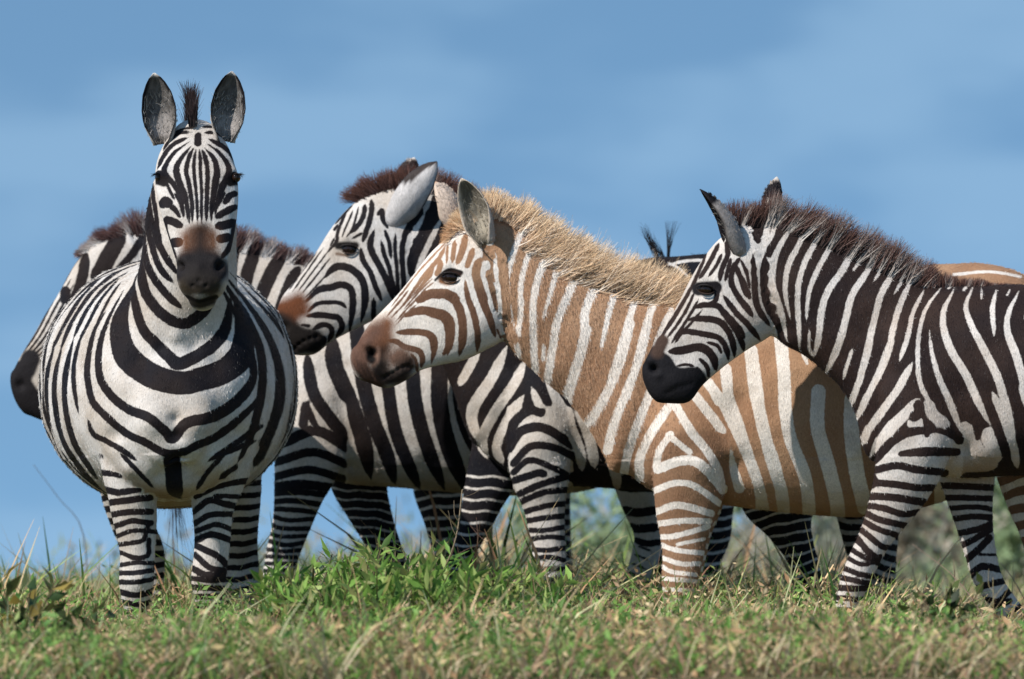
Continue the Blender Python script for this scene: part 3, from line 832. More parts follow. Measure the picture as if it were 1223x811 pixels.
s.add('w', *d4, [
    (46, [95,230, 105,350, 150,480, 190,600, 240,740, 260,850]), (52, [200,150, 220,330, 250,460, 290,620, 340,760, 360,860]), (56, [330,75, 345,250, 350,400, 375,540, 440,700, 470,860]),
    ((34,12), [430,145, 445,210]), (62, [495,330, 490,480, 530,620, 580,790, 600,880]), (66, [640,370, 640,520, 670,700, 710,830]), (40, [20,290, 60,370]),
    (60, [760,300, 770,500, 800,700, 820,850]), (60, [880,250, 900,500, 930,750, 940,850]), (60, [1000,200, 1010,500, 1050,800]), (60, [1130,200, 1120,450, 1160,700]),
    (60, [1250,-60, 1230,50, 1200,300, 1270,600]), (14, [1100,-190, 1250,-205, 1400,-185]), (60, [1380,150, 1340,400, 1290,600])])
s.add('d', 510, 300, K6, [(85, [585,-40, 605,60, 618,150, 622,250, 630,420, 642,560, 700,700])])  # same jaw-edge band on the neck, painted shade rather than a coat stripe
s.add('w', 510, 300, K6, [(28, [548,60, 556,180, 578,320, 590,450, 592,600])])
mD['neck'] = s; mD['torso'] = s
s = Strokes(DD - .2, -1)
s = Strokes(DD - .2, +1); s.ext = 14
s.add('w', *d3, [
    (32, [322,190, 380,290, 440,360, 490,440, 505,510]), (26, [310,315, 272,370, 262,420]), (22, [312,318, 375,368]),
    (36, [275,435, 350,408, 420,418, 505,505]), (24, [250,520, 330,490, 400,500, 490,560]), (26, [255,600, 340,572, 455,600]), (22, [262,642, 360,630, 450,632]), (20, [270,690, 340,685, 445,655]),
    (13, [350,716, 430,700]), (18, [280,720, 340,740, 435,750]), (18, [285,768, 350,790, 415,790]), (16, [285,800, 320,820, 400,830]), (16, [285,845, 400,855]), (16, [285,885, 400,890]),
    (16, [285,925, 400,930]), (16, [285,970, 400,970]), (16, [290,1015, 400,1010])])
s.add('w', *d2, [(34, [802,335, 740,430, 700,520, 700,590])])
mD['ln'] = s; 
RUST = (.17, .066, .028)
HD = ('head',)
NB, ND, BK = (.115, .062, .045), (.045, .03, .024), (.014, .011, .010)
ptD = [(RUST, 420, 350, K6, 120, [290,255, 250,330, 180,360], 26, HD), (RUST, 420, 350, K6, 90, [255,400, 225,460], 22, HD), (NB, 420, 350, K6, 150, [190,320, 110,420, 90,500], 24, HD), (NB, 420, 350, K6, 130, [60,430, 60,560, 120,660, 200,730], 12, HD),
       ((.15, .085, .06), 420, 350, K6, 150, [350,530, 400,500, 430,560], 22, HD), (ND, 420, 350, K6, 130, [240,640, 300,690, 400,680, 430,610], 18, HD), (BK, 420, 350, K6, 55, [250,470, 240,560, 235,640], 16, HD),
       (BK, 420, 350, K6, 34, [300,690, 400,640, 450,590, 470,560], 10, HD), ((.20,.12,.09), 420, 350, K6, 22, [215,450, 212,540, 180,590], 5, HD),
       ((.006, .005, .005), 420, 350, K6, 62, [175,470, 150,520, 165,540], 4, HD),
       ((.035, .018, .013), 470, 250, K6, 52, [395,565, 450,520, 530,530], 4, HD), (BK, 470, 250, K6, 20, [340,580, 400,520, 470,492, 555,520], 3, HD), ((.22, .10, .045), 470, 250, K6, 30, [380,592, 440,610, 500,598], 6, HD)]
bpD = [(537, 331, 16, -.012, ('head',), 0), (533, 320, 9, .009, ('head',), 0), (550, 325, 9, .005, ('head',), 0), (537, 346, 12, .004, ('head',), 0),
       (444, 424, 5, -.022, ('head',), 0), (442, 420, 5, -.016, ('head',), 0), (438, 411, 7, .008, ('head',), 0), (455, 433, 8, .005, ('head',), 0), (478, 447, 12, .006, ('head',), 0), (470, 418, 12, -.006, ('head',), 0), (490, 400, 16, -.005, ('head',), 0),
       (570, 390, 28, .010, ('head',), 0), (515, 355, 18, .006, ('head',), 0), (820, 500, 45, .012, ('torso', 'ln'), 0), (680, 380, 55, .008, ('neck',), 0)]
bpD += [(812, 420, 30, .012, T3, 0), (850, 470, 26, .012, T3, 0), (882, 480, 18, -.013, T3, 0), (873, 560, 14, -.017, T3, 0), (770, 520, 24, .011, T3, 0), (793, 480, 14, -.009, T3, 0), (835, 560, 20, .010, T3, 0),
        (940, 480, 45, .007, T3, 0), (905, 580, 20, .008, T3, 0), (612, 385, 14, -.014, T3, 0), (640, 340, 26, .008, T3, 0), (665, 420, 16, -.007, T3, 0), (720, 470, 24, -.007, T3, 0), (745, 400, 30, .008, T3, 0), (814, 690, 11, .007, T3, 0)]
bpD += [(x_, y_, 3.4, -.008, ('head',), 0) for x_, y_ in ((459,452),(464,449),(470,446),(476,442),(482,439),(488,438),(493,441))]
zD, oD = build_zebra('zebra', DD, 815, std_lofts(DD, hd, nd, td, lnd, lfd, hnd, hfd), mD, 'torso', M_tan,
    'golden blond zebra with pale brown stripes and a straw-coloured mane',
    paint=ptD, bumps=bpD,
    ears=[(PW(584, 290, DD - .08), PW(551, 213, DD - .12), (-.45, -.9, 0), .058, dict(inner=(.24, .21, .165), hair=(.5, .45, .38), outer=(.42, .36, .31), rim=(.6, .5, .4), tip=(.65, .55, .45))),
          (PW(548, 268, DD + .06), PW(520, 217, DD + .08), (-.75, .6, 0), .05, dict(inner=(.4, .3, .24), outer=(.55, .44, .36), rim=(.6, .45, .34), tip=(.45, .27, .17)))],
    dust=dust_fn(.53, .10, .55, ('torso',), .05), lnreg=[(774, 515), (868, 520)], belly=605,
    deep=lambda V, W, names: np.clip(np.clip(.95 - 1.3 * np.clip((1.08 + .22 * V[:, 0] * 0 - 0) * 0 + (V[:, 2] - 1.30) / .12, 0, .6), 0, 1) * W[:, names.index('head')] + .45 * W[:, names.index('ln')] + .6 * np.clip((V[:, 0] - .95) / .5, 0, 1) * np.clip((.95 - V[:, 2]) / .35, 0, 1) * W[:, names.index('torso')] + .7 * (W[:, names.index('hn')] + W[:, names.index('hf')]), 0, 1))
fD = mD['neck']
add_mane(zD, oD, DD, [(552, 272), (575, 254), (597, 256), (618, 268), (650, 293), (692, 320), (745, 343), (795, 353), (822, 352)],
         [22, 34, 40, 46, 50, 52, 54, 50, 24], [-10, 6, 14, 22, 32, 38, 42, 46, 50], 9500, .024, fD, (.60, .42, .28), (.86, .77, .66), (.80, .58, .36), jit=.14, clump=.22, insx=10, bend=.2, wid=.003)
# outer locks of the golden mane lie on the near side and comb back and up
add_mane(zD, oD, DD, [(618, 290), (650, 316), (690, 342), (740, 364), (800, 372)],
         [40, 52, 58, 58, 36], [20, 34, 42, 46, 50], 5200, .012, fD, (.58, .40, .27), (.86, .77, .66), (.74, .51, .30), jit=.17, clump=.3, droop=.02, yoff=-.06, ylean=.10, wid=.003, bend=.22, insx=-2)
add_mane(zD, oD, DD, [(672, 326), (700, 340), (720, 350), (780, 366)],
         [44, 50, 48, 40], [44, 46, 48, 50], 420, .008, None, (.16, .095, .05), (.2, .12, .07), (.10, .06, .03), jit=.12, clump=.5, yoff=-.072, ylean=.08, wid=.003, bend=.2)
def neck_D(P):
    px = P[:, 0] / (DD / F) + HX; py = HY - (P[:, 2] - CAMZ) / (DD / F)
    return (px > 603) & (px < 812) & (py > 262) & (py < 520 + (px - 700) * .3) & (rng.random(len(P)) < np.clip((815 - px) / 90, 0, 1)) & (P[:, 1] < DD - 20)
fur(zD, 30000, .015, .0018, (.40, .24, .145), (.78, .72, .66), where=neck_D, flow=(.25, 0, -1.0), name='neck_hair', lift=.16, jit=.12)
fur(zD, 42000, .009, .0016, (.40, .24, .145), (.78, .72, .66), deepc=(.13, .065, .04))
fur(zE, 46000, .009, .0016, (.020, .012, .012), (.62, .57, .53))
add_eye(zD, oD, 537.5, 331, DD - .072, 10, 7, .017, -5)
add_mane(zD, oD, DD, [(534, 284), (545, 272), (556, 262)], [10, 18, 20], [-50, -40, -25], 500, .02, None, (.6, .42, .27), (.7, .5, .3), (.55, .3, .15), jit=.35, yoff=-.01, name='forelock')

# ================================================================== zebra looking over the golden one's nose (D = 20.9)
DC = 20.9
hc = [(330, 372, 344, 424, .036), (337, 354, 374, 424, .052), (350, 338, 395, 409, .052), (363, 321, 413, 399, .055), (378, 300, 438, 387, .065),
      (393, 276, 463, 375, .08), (411, 253, 485, 362, .088), (431, 237, 505, 342, .088), (456, 228, 512, 310, .078)]
nc = [(470, 228, 500, 350, .075), (505, 226, 508, 385, .085), (550, 244, 520, 420, .095), (605, 275, 533, 446, .11), (655, 303, 545, 482, .14), (700, 318, 562, 530, .17)]
tcz = [(705, 320, 575, 540, .14), (740, 317, 625, 574, .21), (770, 310, 720, 583, .26), (805, 305, 805, 590, .29), (860, 304, 870, 590, .30), (920, 308, 930, 578, .28),
      (970, 318, 968, 550, .24), (1008, 350, 1004, 500, .15)]
lnc = [(610, 440, 690, 430, .06, -.12), (604, 500, 688, 490, .08, -.155), (605, 545, 683, 545, .085, -.165), (612, 580, 679, 580, .068, -.16), (624, 606, 675, 608, .054, -.15), (632, 638, 675, 638, .047, -.15), (637, 672, 677, 672, .045, -.15),
       (639, 692, 677, 692, .044, -.15), (642, 722, 668, 722, .032, -.15), (642, 748, 666, 748, .027, -.15), (634, 766, 668, 770, .035, -.15)]
lfc = [(565, 520, 650, 520, .06, .12), (556, 565, 640, 560, .065, .14), (552, 597, 607, 595, .052, .14), (548, 630, 586, 632, .046, .14), (538, 660, 568, 662, .042, .14), (528, 688, 554, 690, .038, .14),
       (520, 722, 542, 722, .03, .14), (512, 748, 534, 748, .026, .14), (503, 766, 536, 770, .034, .14)]
hnc = [(900, 430, 1000, 420, .09, -.1), (888, 500, 1000, 490, .11, -.14), (880, 565, 992, 555, .10, -.15), (888, 611, 970, 617, .07, -.15), (918, 642, 972, 648, .05, -.15), (942, 674, 978, 672, .042, -.15),
       (951, 710, 984, 706, .04, -.15), (954, 742, 980, 742, .028, -.15), (948, 764, 984, 770, .036, -.15)]
hfc = [(960, 500, 1040, 480, .07, .1), (985, 560, 1072, 550, .07, .14), (1000, 622, 1074, 625, .055, .14), (1012, 665, 1071, 665, .05, .14), (1030, 700, 1069, 703, .042, .14), (1036, 738, 1062, 738, .03, .14), (1028, 764, 1066, 770, .036, .14)]
mC = legs_maps(DC, ln=(13, .58), lf=(14, .8), hn=(13, .78), hf=(14, .62))  # far foreleg banded mostly dark, standing in for shade under the bodies
c1 = (320, 180, 3.379)
s = Strokes(DC, -1); s.g = 1.28
s.add('d', 330, 300, K6, [
    (50, [390,225, 460,150, 530,130, 620,160, 690,230, 718,320, 718,430, 685,580]), (46, [230,425, 340,322, 440,300, 530,278, 600,308, 622,380, 615,500, 590,660]), (28, [250,505, 330,432, 430,420, 520,425, 575,470]),
    (40, [240,530, 340,520, 440,530, 510,550, 532,620, 480,700]), (22, [200,600, 285,610]), (36, [290,645, 370,600, 430,610, 452,660, 415,745]), (28, [340,690, 392,710, 380,765]), (32, [790,380, 785,580]),
    (13, [130,335, 260,150, 380,-20]), (12, [175,335, 290,180, 420,10]), (13, [208,352, 330,200, 445,55]), (13, [232,385, 350,262, 440,165]), (12, [95,330, 205,170, 330,10]), (12, [70,330, 160,190, 280,20])])
s.add('d', 400, 220, K6, [
    (24, [-60,560, 15,470, 25,400, 60,300, 95,220]), (14, [62,440, 82,380, 120,290, 150,215]), (16, [95,440, 150,360, 172,280, 195,185]), (34, [120,412, 195,335, 236,260, 246,165]), (18, [140,452, 235,400]),
    (36, [295,130, 302,200, 285,300, 255,400, 228,480]), (36, [212,520, 230,620, 290,720, 335,840, 385,960]), (44, [325,375, 290,490, 310,570, 370,680, 440,830, 480,950]), (30, [375,460, 400,570, 440,680, 468,800, 505,930]),
    (26, [405,375, 440,480, 458,615]), (26, [492,400, 490,550, 505,700, 512,850, 530,960]), (36, [605,310, 560,450, 545,560, 562,850, 575,960]), (68, [790,270, 700,420, 640,550, 612,760]), (34, [345,260, 385,225, 392,290, 435,370]),
    (20, [430,330, 505,330]), (44, [525,320, 575,225]), (50, [620,330, 690,240]), (90, [860,420, 800,560, 740,700]), (18, [0,330, 70,250, 150,165]), (22, [-10,380, 30,330]), (16, [0,440,-40,520])])
mC['head'] = s
s = Strokes(DC - .1, +1)
s.add('w', *c1, [(20, [500,300, 495,360, 505,480, 520,560]), (20, [562,240, 530,350, 530,450, 547,560]), (21, [632,250, 582,360, 562,450, 572,540]), (22, [700,270, 652,370, 612,460, 600,560]), (22, [665,130, 630,250]),
                 (24, [780,280, 720,400, 680,520, 650,640]), (24, [850,330, 790,450, 740,570, 700,680])])
c2 = (540, 380, 3.119)
s.add('w', *c2, [
    (34, [98,120, 60,190, 25,250]), ((36, 46, 30), [205,105, 150,220, 80,330, 78,400, 120,480]), (38, [270,160, 230,250, 160,350, 112,450, 130,520]), (34, [268,290, 205,380, 165,480, 190,540]),
    (38, [345,220, 420,370, 470,480, 485,570]), (40, [465,330, 510,450, 532,560]), (30, [295,260, 345,370, 425,450]), (32, [300,-40, 260,60, 270,130]), (36, [420,200, 520,360, 600,560, 620,640]),
    (36, [560,200, 640,400, 690,600]), (36, [680,150, 740,400, 790,620])])
s.add('w', 760, 200, K4, [(16, [150,475, 230,455, 320,450, 450,455, 600,450]), (14, [150,460, 200,490, 250,540])])
mC['neck'] = s; mC['torso'] = s
s = Strokes(DC - .2, -1); s.g = 1.12; s.ext = 16
s.add('d', *c2, [
    (34, [190,520, 225,400, 285,345, 325,350]), (32, [215,480, 260,420, 340,410, 435,465]), (26, [235,535, 290,480, 370,480, 440,510]), (22, [235,570, 290,530, 380,560, 440,590]),
    (26, [240,602, 320,578, 335,580]), (24, [260,650, 330,620, 425,590]), (22, [265,680, 340,650, 425,640]), (20, [275,720, 350,700, 430,690]), (20, [280,755, 340,745, 430,735]), (18, [285,790, 350,790, 430,775]),
    (18, [290,825, 350,815, 430,820]), (18, [290,860, 350,865, 430,855]), (18, [290,900, 360,890, 430,905]), (18, [290,935, 430,935]), (18, [300,975, 430,975]), (18, [300,1010, 430,1010]),
    (40, [120,290, 160,330, 60,520]), (40, [240,120, 200,220, 110,360])])
s.add('w', *c2, [(38, [345,220, 420,370, 470,480, 485,570]), (40, [268,150, 230,250, 160,350])])
mC['ln'] = s
ptC = [(BK, 330, 300, K6, 190, [60,560, 100,640, 200,700, 300,720], 16, HD), (BK, 330, 300, K6, 130, [20,520, 20,600, 60,700, 150,770], 12, HD),
       ((.125, .042, .017), 330, 300, K6, 150, [180,410, 110,440, 60,460], 24, HD), ((.125, .042, .017), 330, 300, K6, 90, [215,490, 160,500], 22, HD),
       (BK, 330, 300, K6, 150, [70,600, 130,680, 220,730, 300,740], 10, HD), (BK, 330, 300, K6, 80, [25,540, 30,620, 80,700], 8, HD),
       (BK, 400, 220, K6, 62, [30,505, 170,505], 5, HD), ((.12, .06, .03), 400, 220, K6, 22, [20,570, 110,585], 6, HD)]
bpC = [(416, 298, 15, -.011, ('head',), 0), (412, 288, 9, .008, ('head',), 0), (339, 392, 7, -.015, ('head',), 0), (372, 408, 12, .006, ('head',), 0), (448, 345, 26, .010, ('head',), 0),
       (650, 470, 45, .014, ('torso', 'ln'), 0)]
bpC += [(640, 400, 28, .012, T3, 0), (672, 450, 22, .010, T3, 0), (600, 470, 22, .010, T3, 0), (618, 440, 13, -.008, T3, 0), (690, 560, 13, -.016, T3, 0), (575, 500, 14, -.010, T3, 0), (657, 690, 11, .007, T3, 0)]
bpC += [(x_, y_, 3.4, -.008, ('head',), 0) for x_, y_ in ((352,417),(358,412),(364,408),(371,405),(378,403))]
zC, oC = build_zebra('zebra', DC, 650, std_lofts(DC, hc, nc, tcz, lnc, lfc, hnc, hfc), mC, 'torso', M_coat,
    'black and white zebra with white laid-back ear, just left of the golden zebra\'s face',
    paint=ptC, bumps=bpC,
    ears=[(PW(464, 268, DC - .07), PW(522, 193, DC - .15), (.62, .45, .55), .064, dict(sidev=1, curl=.85, inner=(.10, .085, .075), outer=(.50, .47, .455), rim=(.03, .022, .022), tip=(.03, .02, .02), dark=((.93, 1.1),))),
          (PW(478, 232, DC + .07), PW(495, 188, DC + .1), (.3, .9, .1), .045, dict(inner=(.1, .08, .08), outer=(.45, .38, .33), rim=(.03, .015, .012), tip=(.75, .72, .68), dark=((.35, .86),)))],
    dust=dust_fn(.60, .14, .8, ('torso',), .1), lnreg=[(606, 488), (684, 488)], belly=590)
add_mane(zC, oC, DC, [(428, 238), (440, 231), (455, 226), (475, 226), (505, 224), (550, 243), (605, 273)], [26, 30, 32, 34, 34, 32, 30], [-38, -25, -10, 5, 20, 25, 25], 5500, .014, mC['neck'], (.03, .016, .014), (.5, .42, .38), (.14, .062, .045), jit=.14, wid=.0028, insx=6)
add_eye(zC, oC, 417, 297.5, DC - .072, 9, 6.5, .016, -8)

# ================================================================== zebra with its head at the far left (D = 21.6)
DB = 21.6
hb = [(17, 440, 36, 497, .038), (25, 424, 58, 503, .052), (40, 400, 80, 485, .052), (54, 375, 98, 462, .055), (70, 350, 120, 440, .065), (84, 324, 142, 418, .08), (99, 303, 160, 398, .088), (116, 290, 172, 375, .088), (140, 282, 180, 345, .078)]
nb = [(140, 285, 165, 390, .075), (175, 278, 195, 430, .085), (235, 284, 240, 455, .10), (300, 300, 285, 485, .12), (350, 313, 315, 515, .15), (395, 322, 330, 560, .18)]
tb = [(400, 325, 340, 545, .16), (440, 328, 400, 575, .23), (500, 328, 478, 583, .28), (600, 324, 598, 592, .30), (680, 318, 690, 588, .29), (740, 318, 745, 568, .26), (785, 335, 785, 520, .2), (808, 368, 804, 450, .12)]
lnb = [(338, 430, 415, 420, .06, -.13), (334, 490, 418, 480, .08, -.16), (329, 535, 418, 535, .088, -.175), (327, 568, 402, 572, .075, -.17), (327, 597, 385, 600, .06, -.16), (325, 625, 373, 627, .05, -.15), (318, 656, 360, 659, .045, -.15), (314, 684, 349, 688, .044, -.15),
       (310, 716, 336, 717, .033, -.15), (305, 742, 328, 742, .027, -.15), (294, 758, 330, 762, .035, -.15)]
lfb = [(385, 520, 475, 510, .06, .12), (390, 560, 468, 555, .07, .14), (396, 587, 463, 583, .055, .14), (417, 621, 471, 623, .05, .14), (436, 652, 480, 652, .045, .14), (448, 678, 487, 678, .044, .14),
       (460, 712, 488, 712, .032, .14), (468, 738, 492, 738, .027, .14), (462, 758, 500, 762, .034, .14)]
hnb = [(720, 440, 812, 430, .09, -.1), (712, 500, 812, 490, .11, -.14), (718, 550, 800, 545, .09, -.15), (732, 580, 790, 580, .066, -.15), (744, 610, 792, 610, .05, -.15), (757, 640, 793, 643, .042, -.15), (752, 668, 785, 674, .038, -.15),
       (744, 695, 770, 702, .033, -.15), (738, 725, 761, 729, .028, -.15), (728, 755, 762, 762, .035, -.15)]
hfb = shift(hnb, 32, .15)
mB = legs_maps(DB, ln=(12, .58), lf=(11, .8), hn=(26, .58), hf=(14, .6))
s = Strokes(DB, -1); s.g = 1.25
z3 = (0, 230, K4)
s.add('d', *z3, [(11, [330 + i * 17, 400 + i * 22, 260 + i * 20, 520 + i * 22, 180 + i * 20, 680 + i * 12, 110 + i * 17, 780 + i * 6]) for i in range(7)]
      + [(9, [410, 290, 360, 350, 310, 440, 290, 470]), (44, [320, 470, 322, 530])])
s.g = 1.0
s.add('d', *z3, [(85, [600,190, 545,290, 505,370, 470,430]), (56, [420,290, 408,400, 385,480, 340,580]), (38, [700,200, 655,290, 575,390, 520,470]), (34, [740,290, 690,370, 600,470])])
mB['head'] = s
s = Strokes(DB - .1, -1); s.g = 1.18
s.add('d', *z3, [(85, [600,190, 545,290, 505,370]), (56, [410,310, 408,400, 385,480, 350,560]), (40, [690,200, 640,300, 560,400]), (34, [330,460, 325,540]), (40,[720,300,690,420])])
s.add('d', 300, 170, 2.4575, [(44, [-180,270, -150,420]), (44, [-90,300, -60,450]), (36, [-40,270, -60,340, -70,500]), (34, [10,310, -10,380, -25,450]), (36, [95,320, 60,380, 20,480, 10,560]), (34, [140,360, 110,430, 80,520, 60,600]), (34, [190,330, 160,450, 130,560]), (24, [60,290, 30,330]), (16, [110,290,85,320]), (34, [250,330,215,460,190,560])])
b1 = (340, 380, 3.119)
s.add('d', *b1, [
    (40, [85,130, 108,270, 160,360, 235,450]), (54, [178,60, 190,180, 240,300, 290,440, 322,600]), (48, [262,-100, 272,50, 292,220, 332,380, 382,510, 412,620]),
    (42, [375,60, 382,200, 410,400, 452,520, 505,640]), (46, [470,-50, 480,200, 492,330, 532,480, 595,640]), (54, [575,0, 580,190, 580,330, 612,480, 685,660]), (46, [655,100, 655,300, 682,420, 742,540, 775,660]),
    (46, [755,100, 760,300, 800,480, 860,640]), (48, [850,0, 855,250, 900,480, 950,640]), (48, [960,-50, 960,250, 1000,480, 1050,640]), (48, [1070,-50, 1060,250, 1110,480, 1150,640]), (48, [1180,-50, 1170,250, 1210,480, 1250,600]),
    (44, [1290,-50, 1280,200, 1290,400, 1330,560]), (44, [1400,0, 1380,200, 1370,400])])
mB['neck'] = s; mB['torso'] = s
s2 = Strokes(DB - .2, -1); s2.g = 1.2; s2.ext = 26; s2.taper = False
s2.add('d', *b1, [
    (40, [85,130, 108,270, 160,360, 235,450]), (30, [80,322, 74,372]), (22, [82,325, 106,380]), (34, [20,455, 120,420, 225,478]), (28, [-10,530, 110,500, 220,540]), (26, [-30,590, 90,565, 190,590]), (24, [-30,635, 60,625, 170,632])])
s2.add('d', 200, 540, K4, [
    (28, [510,165, 640,150, 780,165]), (26, [515,200, 640,195, 750,205]), (24, [515,240, 600,235, 720,250]), (22, [515,275, 620,280, 710,290]), (20, [510,310, 580,330, 690,325]), (20, [500,350, 560,370, 680,370]),
    (18, [495,395, 560,410, 670,405]), (20, [490,430, 570,450, 650,440]), (18, [480,470, 560,480, 640,475]), (18, [475,505, 630,510]), (18, [470,540, 620,540]), (18, [465,575, 610,570]), (18, [460,610, 600,610]), (16, [455,645, 590,645]),
    (16, [450,680, 580,680]), (16, [445,720, 570,720]), (16, [440,760, 560,760]), (20, [430,800, 550,810])])
mB['ln'] = s2
s3 = Strokes(DB - .1, -1)
s3.add('d', 620, 560, 3.136, [(40, [355,60, 430,70, 540,60]), (34, [380,150, 440,165, 540,150]), (34, [395,215, 450,225, 540,215]), (26, [420,262, 480,280, 540,270]),
    (9, [440,290, 500,310]), (9, [425,318, 490,345]), (9, [410,350, 480,378]), (10, [400,385, 465,408]), (12, [385,420, 450,440]), (14, [375,460, 440,470]), (14, [370,510, 440,520]), (14, [360,560, 430,560])])
s3.add('d', *b1, [(48, [1180,-50, 1170,250, 1210,480])])
mB['hn'] = s3
ptB = [((.013, .011, .012), *z3, 170, [60,900, 90,960, 130,1020, 170,1060], 6, ('head',)), ((.013, .011, .012), *z3, 100, [150,810, 130,860], 6, ('head',)), ((.013, .011, .012), *z3, 110, [70,880, 80,1000, 150,1050], 6, ('head',))]
bpB = [(25, 460, 7, -.014, ('head',), 0), (360, 490, 45, .014, ('torso', 'ln'), 0)]
bpB += [(370, 440, 28, .012, T3, 0), (395, 470, 22, .010, T3, 0), (424, 480, 18, -.012, T3, 0), (420, 560, 13, -.016, T3, 0), (500, 480, 45, .007, T3, 0), (331, 690, 11, .007, T3, 0)]
zB, oB = build_zebra('zebra', DB, 370, std_lofts(DB, hb, nb, tb, lnb, lfb, hnb, hfb), mB, 'torso', M_coat,
    'zebra behind the front-facing one, its black muzzle low at the far left',
    paint=ptB, bumps=bpB,
    ears=[(PW(180, 315, DB - .05), PW(218, 288, DB - .08), (.3, .3, .8), .04, EARG), (PW(178, 312, DB + .05), PW(214, 286, DB + .08), (.3, .3, .8), .04, EARG)],
    dust=dust_fn(.60, .15, .8, ('torso',), .1), lnreg=[(300, 482), (416, 482)], belly=590)
add_mane(zB, oB, DB, [(98, 300), (108, 293), (120, 285), (140, 281), (175, 277), (235, 283), (300, 298), (350, 312), (390, 321)],
         [12, 22, 34, 38, 36, 34, 26, 26, 20], [-60, -50, -20, 5, 12, 15, 15, 18, 20], 5200, .018, mB['neck'], (.03, .018, .017), (.7, .66, .62), (.13, .062, .055), jit=.17, clump=.3, insx=8)
# tail switched up over its rump
def tail_mesh(parent, org, pts, d0, hairs, hair_len, r0=.012, colr=(.012, .010, .011), tuft=True):
    P = [PW(x, y, d_) for x, y, d_ in pts]
    V, Fc = loft([(p, np.array([r0 * (1 - .55 * i / len(P)), 0, 0]), np.array([-r0 * (1 - .55 * i / len(P)), 0, 0]), np.array([0, r0 * (1 - .55 * i / len(P)), 0])) for i, p in enumerate(P)], m=4, n=10)
    C = np.tile(np.array([.25, .22, .2]), (len(V), 1))
    C *= (0.3 + .7 * (np.sin(V[:, 2:3] * 150) > 0))
    t_ = child_mesh(parent, org, 'tail', V, Fc, M_hair, cattrs={'paint': C})
    n = hairs
    i_ = rng.integers(len(P) // 2, len(P), n); rt = np.array(P)[i_] + rng.normal(size=(n, 3)) * .006
    dr = np.array(P[-1]) - np.array(P[-2]); dr = dr / np.linalg.norm(dr)
    dirs = dr + rng.normal(size=(n, 3)) * .035
    HV, HF, HC = strands(rt, dirs, hair_len * (.6 + .5 * rng.random(n)), np.full(n, .003), np.tile(colr, (n, 1)), np.tile(colr, (n, 1)), .08, .0)
    h = child_mesh(t_, org, 'tail_tuft', HV, HF, M_hair, smooth=False, cattrs={'paint': HC})
    return t_
tail_mesh(zB, oB, [(806, 372, DB), (812, 345, DB), (806, 322, DB), (794, 314, DB), (785, 306, DB), (781, 298, DB)], DB, 70, .11)
V, Fc, C = strands(np.array([PW(797, 316, DB)] * 26) + rng.normal(size=(26, 3)) * .003, np.array([[.06, 0, 1.0]] * 26) + rng.normal(size=(26, 3)) * .02, np.full(26, .165), np.full(26, .003),
                   np.tile((.012, .01, .011), (26, 1)), np.tile((.012, .01, .011), (26, 1)), .12, -.02)
child_mesh(zB, oB, 'tail_hair', V, Fc, M_hair, smooth=False, cattrs={'paint': C})

# ================================================================== zebra almost hidden behind the others (D = 22.4)
DG = 22.4
hg = [(400, 520, 415, 556, .036), (412, 500, 440, 562, .05), (430, 470, 468, 548, .055), (450, 440, 500, 530, .07), (475, 415, 530, 510, .085), (500, 395, 540, 470, .08)]
ng = [(500, 390, 528, 500, .08), (530, 365, 540, 525, .1), (570, 345, 545, 550, .14), (600, 335, 560, 565, .17)]
tg_ = [(600, 340, 550, 555, .16), (640, 335, 610, 575, .24), (700, 330, 700, 578, .28), (780, 325, 790, 578, .29), (840, 330, 850, 560, .26), (885, 350, 882, 500, .16)]
lng = [(500, 470, 575, 470, .07, -.14), (492, 530, 565, 530, .08, -.16), (491, 565, 556, 562, .068, -.16), (494, 592, 552, 592, .055, -.15), (506, 624, 552, 626, .048, -.15), (516, 658, 553, 660, .045, -.15), (521, 688, 555, 690, .044, -.15),
       (526, 718, 550, 718, .03, -.15), (528, 742, 550, 742, .027, -.15), (520, 756, 554, 761, .034, -.15)]
lfg = shift(lng, 130, .15)
hng = [(800, 440, 885, 430, .09, -.1), (800, 520, 888, 505, .1, -.14), (812, 570, 882, 565, .08, -.15), (824, 612, 876, 612, .055, -.15), (836, 645, 872, 646, .042, -.15), (828, 675, 858, 680, .038, -.15), (824, 715, 848, 718, .03, -.15), (818, 742, 842, 744, .027, -.15), (808, 756, 844, 761, .035, -.15)]
hfg = shift(hng, -60, .15)
mG = legs_maps(DG, ln=(13, .72), lf=(13, .6), hn=(13, .72), hf=(13, .6))  # wider dark bands on the near legs put the shade into the pattern
for q in ('head', 'neck', 'torso'):
    mG[q] = Strokes(DG).bands(14 if q == 'head' else 26, .55, slope=.25, axis='x', amp=4, bend=2.0, seed=.7)
ptG = [((.013, .011, .012), 0, 0, 1, 46, [402,536, 425,548], 8, ('head',))]
zG, oG = build_zebra('zebra', DG, 560, std_lofts(DG, hg, ng, tg_, lng, lfg, hng, hfg), mG, 'torso', M_coat,
    'hidden zebra at the back, only its striped legs showing under the other bellies', paint=ptG,
    ears=[(PW(505, 400, DG - .05), PW(520, 350, DG - .08), (-.8, -.4, 0), .045, EARG), (PW(508, 398, DG + .05), PW(525, 348, DG + .08), (-.8, .4, 0), .045, EARG)], voxel=.01, subdiv=(), smooth=8)

